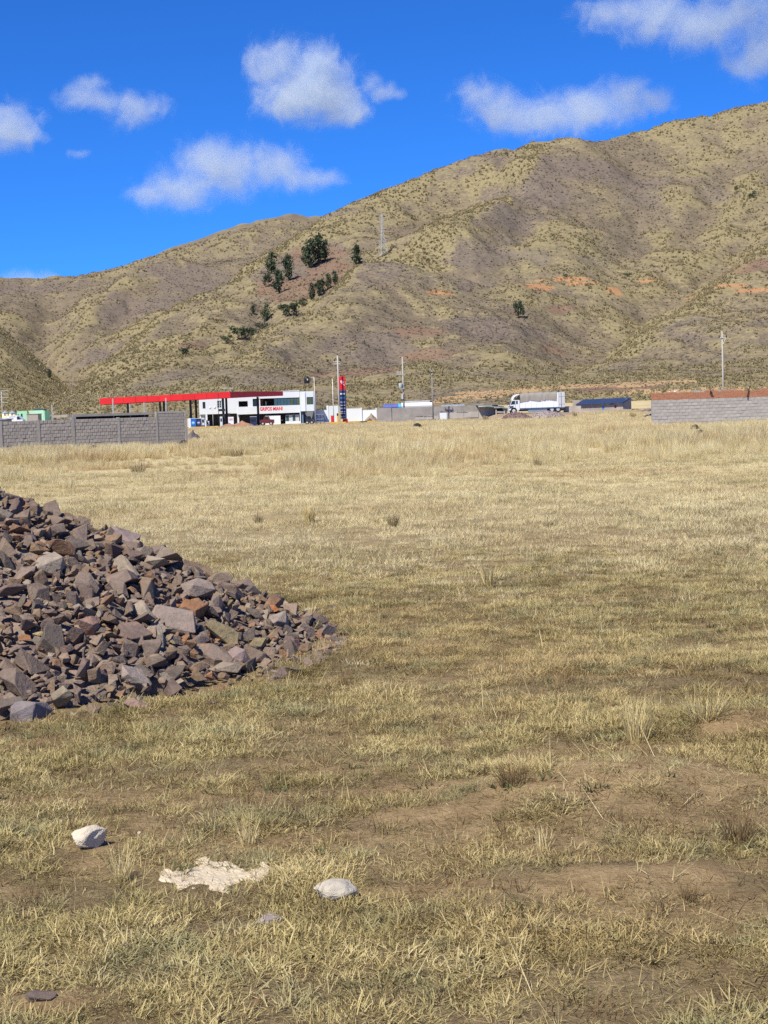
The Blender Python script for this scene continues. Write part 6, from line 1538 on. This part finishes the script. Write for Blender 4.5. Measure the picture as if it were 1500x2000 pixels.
scatter('far_grass', X, Y, gz(X, Y) - .02, rg.uniform(.6, 1.15, len(X)) * (.6 + .6 * pa), fart, seed=20)

# single clumps that stand out, each a thing
def tuft(px, py, h_px, label, mat, seed, n, lean, w_px, dark=False, name='grass_tuft', curl=.4):
    p = on_ground(px, py); z = float(gz(p.x, p.y)); k = p.length / F_PX; H = h_px * k
    me = clump(name, mat, seed, int(n * (.6 if mat is DUL else 1)), w_px * k * .22, H * .55, H * 1.08, max(.0026, 1.6 * k), lean, curl, 4); o = link(name, me, None, (p.x, p.y, z - .004)); o.rotation_euler = (0, 0, seed); return tag(o, label, 'grass tuft', 'grass tufts standing out in the pasture')
OCH = blade_material('ichu_tuft_grass', [(.05, (.34, .27, .13)), (.25, (.58, .48, .24)), (.5, (.72, .61, .33)), (.9, (.78, .68, .42))])
DUL = blade_material('dull_dark_tuft_grass', [(.05, (.20, .165, .09)), (.35, (.38, .31, .17)), (.8, (.55, .46, .27))])
for a in [(506, 1031, 32, 'dark dry tuft left of the pale one in the middle of the pasture', DUL, 201, 150, .22, 26), (605, 1030, 46, 'tall pale upright tuft in the middle of the pasture', OCH, 202, 220, .16, 34), (768, 1036, 36, 'dark brown tuft right of the pale upright tuft', DUL, 203, 170, .25, 30),
          (1071, 1034, 18, 'low dark tuft right of centre in the pasture', DUL, 204, 120, .4, 30), (735, 1030, 20, 'small pale tuft touching the dark brown tuft on its left', OCH, 205, 80, .3, 20), (955, 1142, 56, 'grey green based tuft with tall thin stalks, centre right', OCH, 206, 90, .3, 40),
          (1246, 1455, 104, 'tall straw tuft of upright stalks at the right, left of the splayed one', OCH, 207, 120, .22, 90), (1380, 1432, 84, 'splayed pale straw tuft of wide curved blades at the right', OCH, 208, 190, .62, 130), (238, 1722, 80, 'thin upright tuft just below the white chalky stone', OCH, 209, 90, .28, 70),
          (1213, 1532, 30, 'small splayed pale tuft on the bare earth mound', OCH, 210, 60, .85, 60), (486, 1650, 66, 'thin stalked tuft above the chalky crust', OCH, 211, 60, .3, 60), (1062, 1665, 62, 'thin pale stalks with a green base below the bare mound', OCH, 212, 40, .3, 50), (605, 1215, 50, 'green grey tuft growing among the stones at the right toe of the heap', OCH, 213, 90, .3, 44),
          (860, 885, 22, 'dull grey tuft in the tall grass band, centre', DUL, 214, 150, .3, 34), (460, 893, 22, 'wide dark tuft in the tall grass band left of centre', DUL, 215, 200, .4, 60), (1050, 912, 24, 'dark tuft at the lower edge of the tall grass band', DUL, 216, 150, .3, 26), (690, 885, 22, 'grey dark tuft in the tall grass band above the pale upright tuft', DUL, 217, 160, .4, 60), (270, 928, 30, 'greyish tuft in the tall grass band below the left wall', DUL, 218, 160, .35, 50)]:
    tuft(*a)
tuft(1000, 1560, 70, 'clump of dry brown weeds at the left edge of the bare earth mound', BROWN, 220, 130, .4, 120)
tuft(1345, 1760, 54, 'dark grey dead weed clump at the lower right', BROWN, 221, 70, .4, 60)
tuft(1440, 1650, 84, 'brown dead weed stalks near the right edge', BROWN, 222, 110, .35, 120)

# tussocks and scrub that give the hillsides their grain
def tussock_mesh(name, mat, seed, n, sq):
    r = random.Random(seed); m = MB(); A = []
    for k in range(n):
        a = r.uniform(0, 6.28); e = r.uniform(.15, 1.0) ; c = Vector((math.cos(a) * r.uniform(0, .35), math.sin(a) * r.uniform(0, .35), .02)); tip = c + Vector((math.cos(a) * (1.1 - e) * .5, math.sin(a) * (1.1 - e) * .5, sq * e * r.uniform(.7, 1.1))); s = Vector((-math.sin(a), math.cos(a), 0)) * r.uniform(.10, .2)
        m.add([c - s, c + s, tip + s * .5, tip - s * .5], [(0, 1, 2, 3)]); A += [r.random()] * 4
    me = m.mesh(name, mat); at = me.attributes.new('rnd', 'FLOAT', 'POINT'); at.data.foreach_set('value', A); return me
HG = blade_material('hill_tussock_grass', [(.1, (.145, .123, .068)), (.35, (.225, .19, .105)), (.6, (.33, .28, .155)), (.9, (.45, .385, .22))], .05, .15)
HS = blade_material('hill_scrub', [(.1, (.05, .052, .026)), (.5, (.10, .098, .05)), (.9, (.165, .155, .08))], .05, .1)
HBR = blade_material('hill_brown_heath', [(.1, (.115, .096, .074)), (.5, (.17, .143, .112)), (.9, (.23, .195, .155))], .05, .1)
REL_, SPN_ = [0], [0]
def on_hills(n, seed, prob, z0=1.5):
    rg = np.random.default_rng(seed); j = rg.uniform(.04, .86, n); i = rg.uniform(.05, .93, n)
    U = HU[0] + (HU[-1] - HU[0]) * i; V = np.exp(np.log(HV[0]) + (np.log(HV[-1]) - np.log(HV[0])) * j); ii = (i * (len(HU) - 1)).astype(int); jj = (j * (len(HV) - 1)).astype(int)
    x, y = U * V, V; z = hill_at(x, y); REL_[0] = HREL[jj, ii]; SPN_[0] = HSPINE[jj, ii]; p = prob(HGRASS_SHADED[jj, ii], x, y, HPURP[jj, ii], HRED[jj, ii]); k = (rg.uniform(size=n) < p) & (z > z0); return x[k], y[k], z[k], rg
x, y, z, rg = on_hills(300000, 3, lambda g, x, y, p, r_: sstep(.3, .9, g + (fbm(x / 7, y / 10, 3, 83) - .5) * 1.3) * (1 - r_ * .7) * (.55 + .45 * SPN_[0]))
scatter('hill_tussocks', x, y, z - .05, rg.uniform(.6, 1.5, len(x)) * (.2 + y / 900), [tussock_mesh('tussock', HG, i, 12, .75) for i in range(3)], seed=31)
x, y, z, rg = on_hills(70000, 4, lambda g, x, y, p, r_: sstep(.48, .72, fbm(x / 28, y / 34, 4, 84) - np.clip(REL_[0], -1, 1) * .12 - SPN_[0] * .1) * sstep(.42, .6, fbm(x / 5, y / 7, 2, 85)) * .85 * (1 - p * .75))
scatter('hill_scrub', x, y, z - .05, rg.uniform(.4, 1.2, len(x)) * (.2 + y / 1050), [tussock_mesh('scrub', HS, 5 + i, 14, .8) for i in range(3)], seed=32)
x, y, z, rg = on_hills(160000, 6, lambda g, x, y, p, r_: 1 - sstep(.25, .6, g))
scatter('hill_heath', x, y, z - .05, rg.uniform(.5, 1.2, len(x)) * (.22 + y / 1000), [tussock_mesh('heath', HBR, 9 + i, 10, .5) for i in range(3)], seed=33)

# ------------------------------------------------------------------ trees on the hillside
LEAF = blade_material('dark_eucalyptus_leaf', [(.1, (.026, .040, .024)), (.5, (.060, .082, .048)), (.9, (.115, .14, .08))], .3, .12)
BARK = paint('grey_brown_bark', (.14, .105, .08), .95, .05, .2, 2)
def crown_mesh(seed, kind, n=520):
    """crown about one unit tall: leaf sprays through several clumps"""
    r = random.Random(seed); m = MB(); A = []
    cl = []
    if kind == 'column': cl = [(r.uniform(-.09, .09), r.uniform(-.09, .09), .18 + .74 * k / 7, .17 * math.sin(math.pi * (.22 + .66 * k / 7)) + .05) for k in range(8)] + [(r.uniform(-.16, .16), r.uniform(-.16, .16), r.uniform(.25, .75), .1) for _ in range(4)]
    elif kind == 'broad': cl = [(r.uniform(-.30, .30), r.uniform(-.30, .30), r.uniform(.28, .82), r.uniform(.12, .2)) for _ in range(13)]
    else: cl = [(r.uniform(-.5, .5), r.uniform(-.4, .4), r.uniform(.15, .6), r.uniform(.16, .3)) for _ in range(9)]
    for k in range(n):
        c = r.choice(cl); v = Vector((r.gauss(0, 1), r.gauss(0, 1), r.gauss(0, 1))).normalized() * c[3] * r.uniform(.5, 1.12); p = Vector(c[:3]) + v
        s = r.uniform(.022, .05); q = Euler((r.uniform(0, 6), r.uniform(0, 6), r.uniform(0, 6))).to_matrix()
        m.add([p + q @ Vector(w) for w in ((-s, -s * .5, 0), (s, -s * .5, 0), (s * 1.2, s * .6, s * .3), (-s, s * .7, 0))], [(0, 1, 2, 3)]); A += [r.random() * .8 + .2 * (v.z > 0)] * 4
    me = m.mesh('crown', LEAF); at = me.attributes.new('rnd', 'FLOAT', 'POINT'); at.data.foreach_set('value', A); return me
CROWN = {(k, i): crown_mesh(i * 7 + 3, k) for k in ('column', 'broad', 'bush') for i in range(3)}
def trunk_mesh(seed):
    r = random.Random(seed); m = MB(); m.cyl((0, 0, -.05), (.01, 0, .35), .03, .022, 7); m.cyl((.01, 0, .34), (.0, .02, .8), .022, .008, 6)
    for k in range(4): a = r.uniform(0, 6); z = r.uniform(.18, .5); m.cyl((.005, 0, z), (.16 * math.cos(a), .16 * math.sin(a), z + .2), .012, .005, 5)
    return m.mesh('trunk', BARK)
TRUNK = [trunk_mesh(i) for i in range(3)]
TG = 'trees on the hillside'
trees = [  # base px, base py, height px, width factor, kind, label
    (530, 536, 38, 1.2, 'column', 'dark tree at the top left of the left hillside trio'),
    (563, 549, 46, .95, 'column', 'slim dark tree at the right of the left hillside trio, shadow at its foot'),
    (545, 574, 44, 1.0, 'column', 'dark tree at the bottom of the left hillside trio'), (524, 562, 24, 1.0, 'broad', 'smaller tree tucked left of the lowest tree in the left trio'),
    (606, 524, 50, 1.0, 'column', 'left half of the large dark clump under the hill shoulder'), (622, 516, 52, 1.05, 'column', 'tallest tree of the large dark clump under the hill shoulder'), (635, 510, 36, 1.0, 'column', 'right hand lower tree of the large dark clump under the shoulder'), (597, 517, 30, 1.1, 'column', 'outer left small tree of the large dark clump under the shoulder'),
    (697, 518, 35, 1.15, 'column', 'single dark tree left of the lattice tower'),
    (610, 586, 30, 1.0, 'column', 'leftmost tree of the row rising behind the spur crest'), (622, 579, 28, 1.0, 'column', 'second tree from the left of the row rising behind the spur crest'), (642, 565, 27, 1.0, 'column', 'third tree from the left in the row behind the spur crest'), (655, 557, 24, 1.1, 'column', 'rightmost tree of the row behind the spur crest'), (630, 572, 24, 1.0, 'column', 'tree filling the middle of the row behind the spur crest'),
    (494, 614, 16, 1.1, 'column', 'tiny lone tree left of the small gully tree'), (520, 630, 32, 1.15, 'column', 'small gully tree with a dark shadow below the trio'), (565, 618, 26, 1.7, 'broad', 'bushy tree on the spur crest right of the small gully tree'), (592, 600, 14, 1.4, 'broad', 'little bush on the spur crest below the rising tree row'),
    (512, 643, 14, 1.8, 'bush', 'low bush just under the small gully tree'), (472, 664, 24, 1.9, 'broad', 'rounded dark bush in the crest group at lower left'), (490, 655, 16, 1.6, 'bush', 'small bush at the right end of the lower left crest group'), (443, 672, 16, 1.7, 'broad', 'separate bush left of the crest group'), (362, 696, 17, 1.5, 'broad', 'lone bush low on the left spur'),
    (1012, 622, 30, .95, 'broad', 'single dark tree alone on the open hillside above the lorry'),
    (97, 740, 16, 1.0, 'column', 'small dark tree in the left valley'), (1470, 388, 15, 1.2, 'bush', 'dark shrub high up near the right edge of the hillside'), (1440, 370, 8, 1.4, 'bush', 'smaller dark shrub left of the high shrub by the right edge'), (1105, 543, 8, 1.4, 'bush', 'dark shrub by the upper orange scar'), (1225, 541, 8, 1.4, 'bush', 'dark shrub at the right end of the orange cut'),
]
for i, (px, py, h, wf, kind, lb) in enumerate(trees):
    p = hit_hill(px, py, 470 if py < 700 and px < 760 else 345); k = p.length / F_PX; H = h * k * 1.08
    o = thing('hill_shrub' if kind == 'bush' else 'hill_tree', p, lb, 'shrub' if kind == 'bush' else 'tree', TG)
    c = link('crown', CROWN[(kind, i % 3)], o); c.scale = (H * wf * .95, H * wf * .95, H * (1 if kind == 'column' else 1.1)); c.rotation_euler = (0, 0, i * 1.3)
    t_ = link('trunk', TRUNK[i % 3], o); t_.scale = (H, H, H)
# dark shrubs behind the white wall and by the road
for (px, py, h, wpx, d, lb) in ((632, 806, 14, 46, 292, 'wide dark shrub behind the white wall left of the price totem'), (687, 806, 13, 34, 294, 'wide dark shrub behind the white wall right of the price totem'), (722, 802, 12, 12, 290, 'small dark bush peeking over the right part of the white wall'), (1236, 818, 14, 24, 168, 'dark dry shrub in the grass beside the white bag'), (1122, 813, 12, 18, 200, 'brownish shrub in the grass below the low cement plinth'), (948, 822, 12, 20, 200, 'dry shrub by the roadside below the teal shelter')):
    p = pt(px, py, d); k = d / F_PX; z = float(gz(p.x, d)); top = pt(px, py - h, d).z; H = max(top - z, .5)
    o = thing('shrub', (p.x, d, z), lb, 'shrub', 'shrubs near the road'); c = link('crown', CROWN[('bush', px % 3)], o); c.scale = (wpx * k * .62, wpx * k * .5, H * 1.15)
    if d < 210:
        me = CROWN[('bush', px % 3)].copy(); me.materials[0] = DUL; c.data = me
    t_ = link('trunk', TRUNK[px % 3], o); t_.scale = (H * .8,) * 3

# ------------------------------------------------------------------ lattice tower on the shoulder
def tower():
    b = hit_hill(748, 500, 560); k = b.length / F_PX; H = 82 * k; z0 = b.z - .5
    o = thing('lattice_tower', (b.x, b.y, z0), 'grey steel lattice power tower on the hill shoulder', 'power tower'); W0, W1 = 1.9, .35; ra = .45
    C_ = [(sx * math.cos(ra) - sy * math.sin(ra), sx * math.sin(ra) + sy * math.cos(ra)) for sx, sy in ((-1, -1), (1, -1), (1, 1), (-1, 1))]
    def at(i, f): w = W0 + (W1 - W0) * min(f / .62, 1) * 1.0; return Vector((b.x + C_[i][0] * w, b.y + C_[i][1] * w, z0 + H * f))
    for i in range(4): MB().cyl(at(i, 0), at(i, .62), .11, .08, 4).cyl(at(i, .62), at(i, 1), .08, .06, 4).build('leg', GALV, o)
    br = MB(); fs = [0, .14, .27, .38, .48, .56, .63, .70, .77, .84, .91, .98]
    for a, c in zip(fs, fs[1:]):
        for i in range(4): j = (i + 1) % 4; br.cyl(at(i, a), at(j, c), .05, n=4); br.cyl(at(j, a), at(i, c), .05, n=4); br.cyl(at(i, c), at(j, c), .045, n=4)
    br.build('bracing', GALV, o)
    for f, w in ((.66, 3.2), (.78, 2.9), (.90, 2.5)):
        z = z0 + H * f; dx, dy = math.cos(ra), math.sin(ra); m = MB()
        for s in (-1, 1):
            tip = Vector((b.x + dx * w * s, b.y + dy * w * s, z)); m.cyl((b.x + dx * .3 * s, b.y + dy * .3 * s, z), tip, .06, n=4); m.cyl((b.x + dx * .3 * s, b.y + dy * .3 * s, z + .8), tip, .05, n=4)
        m.build('crossarm', GALV, o)
        for s in (-1, 1): MB().cyl((b.x + dx * w * s, b.y + dy * w * s, z), (b.x + dx * w * s, b.y + dy * w * s, z - .9), .07, n=6).build('insulator', DARKSTEEL, o)
    MB().cyl((b.x, b.y, z0 + H * .98), (b.x, b.y, z0 + H * 1.02), .08, n=5).build('peak', GALV, o)
tower()
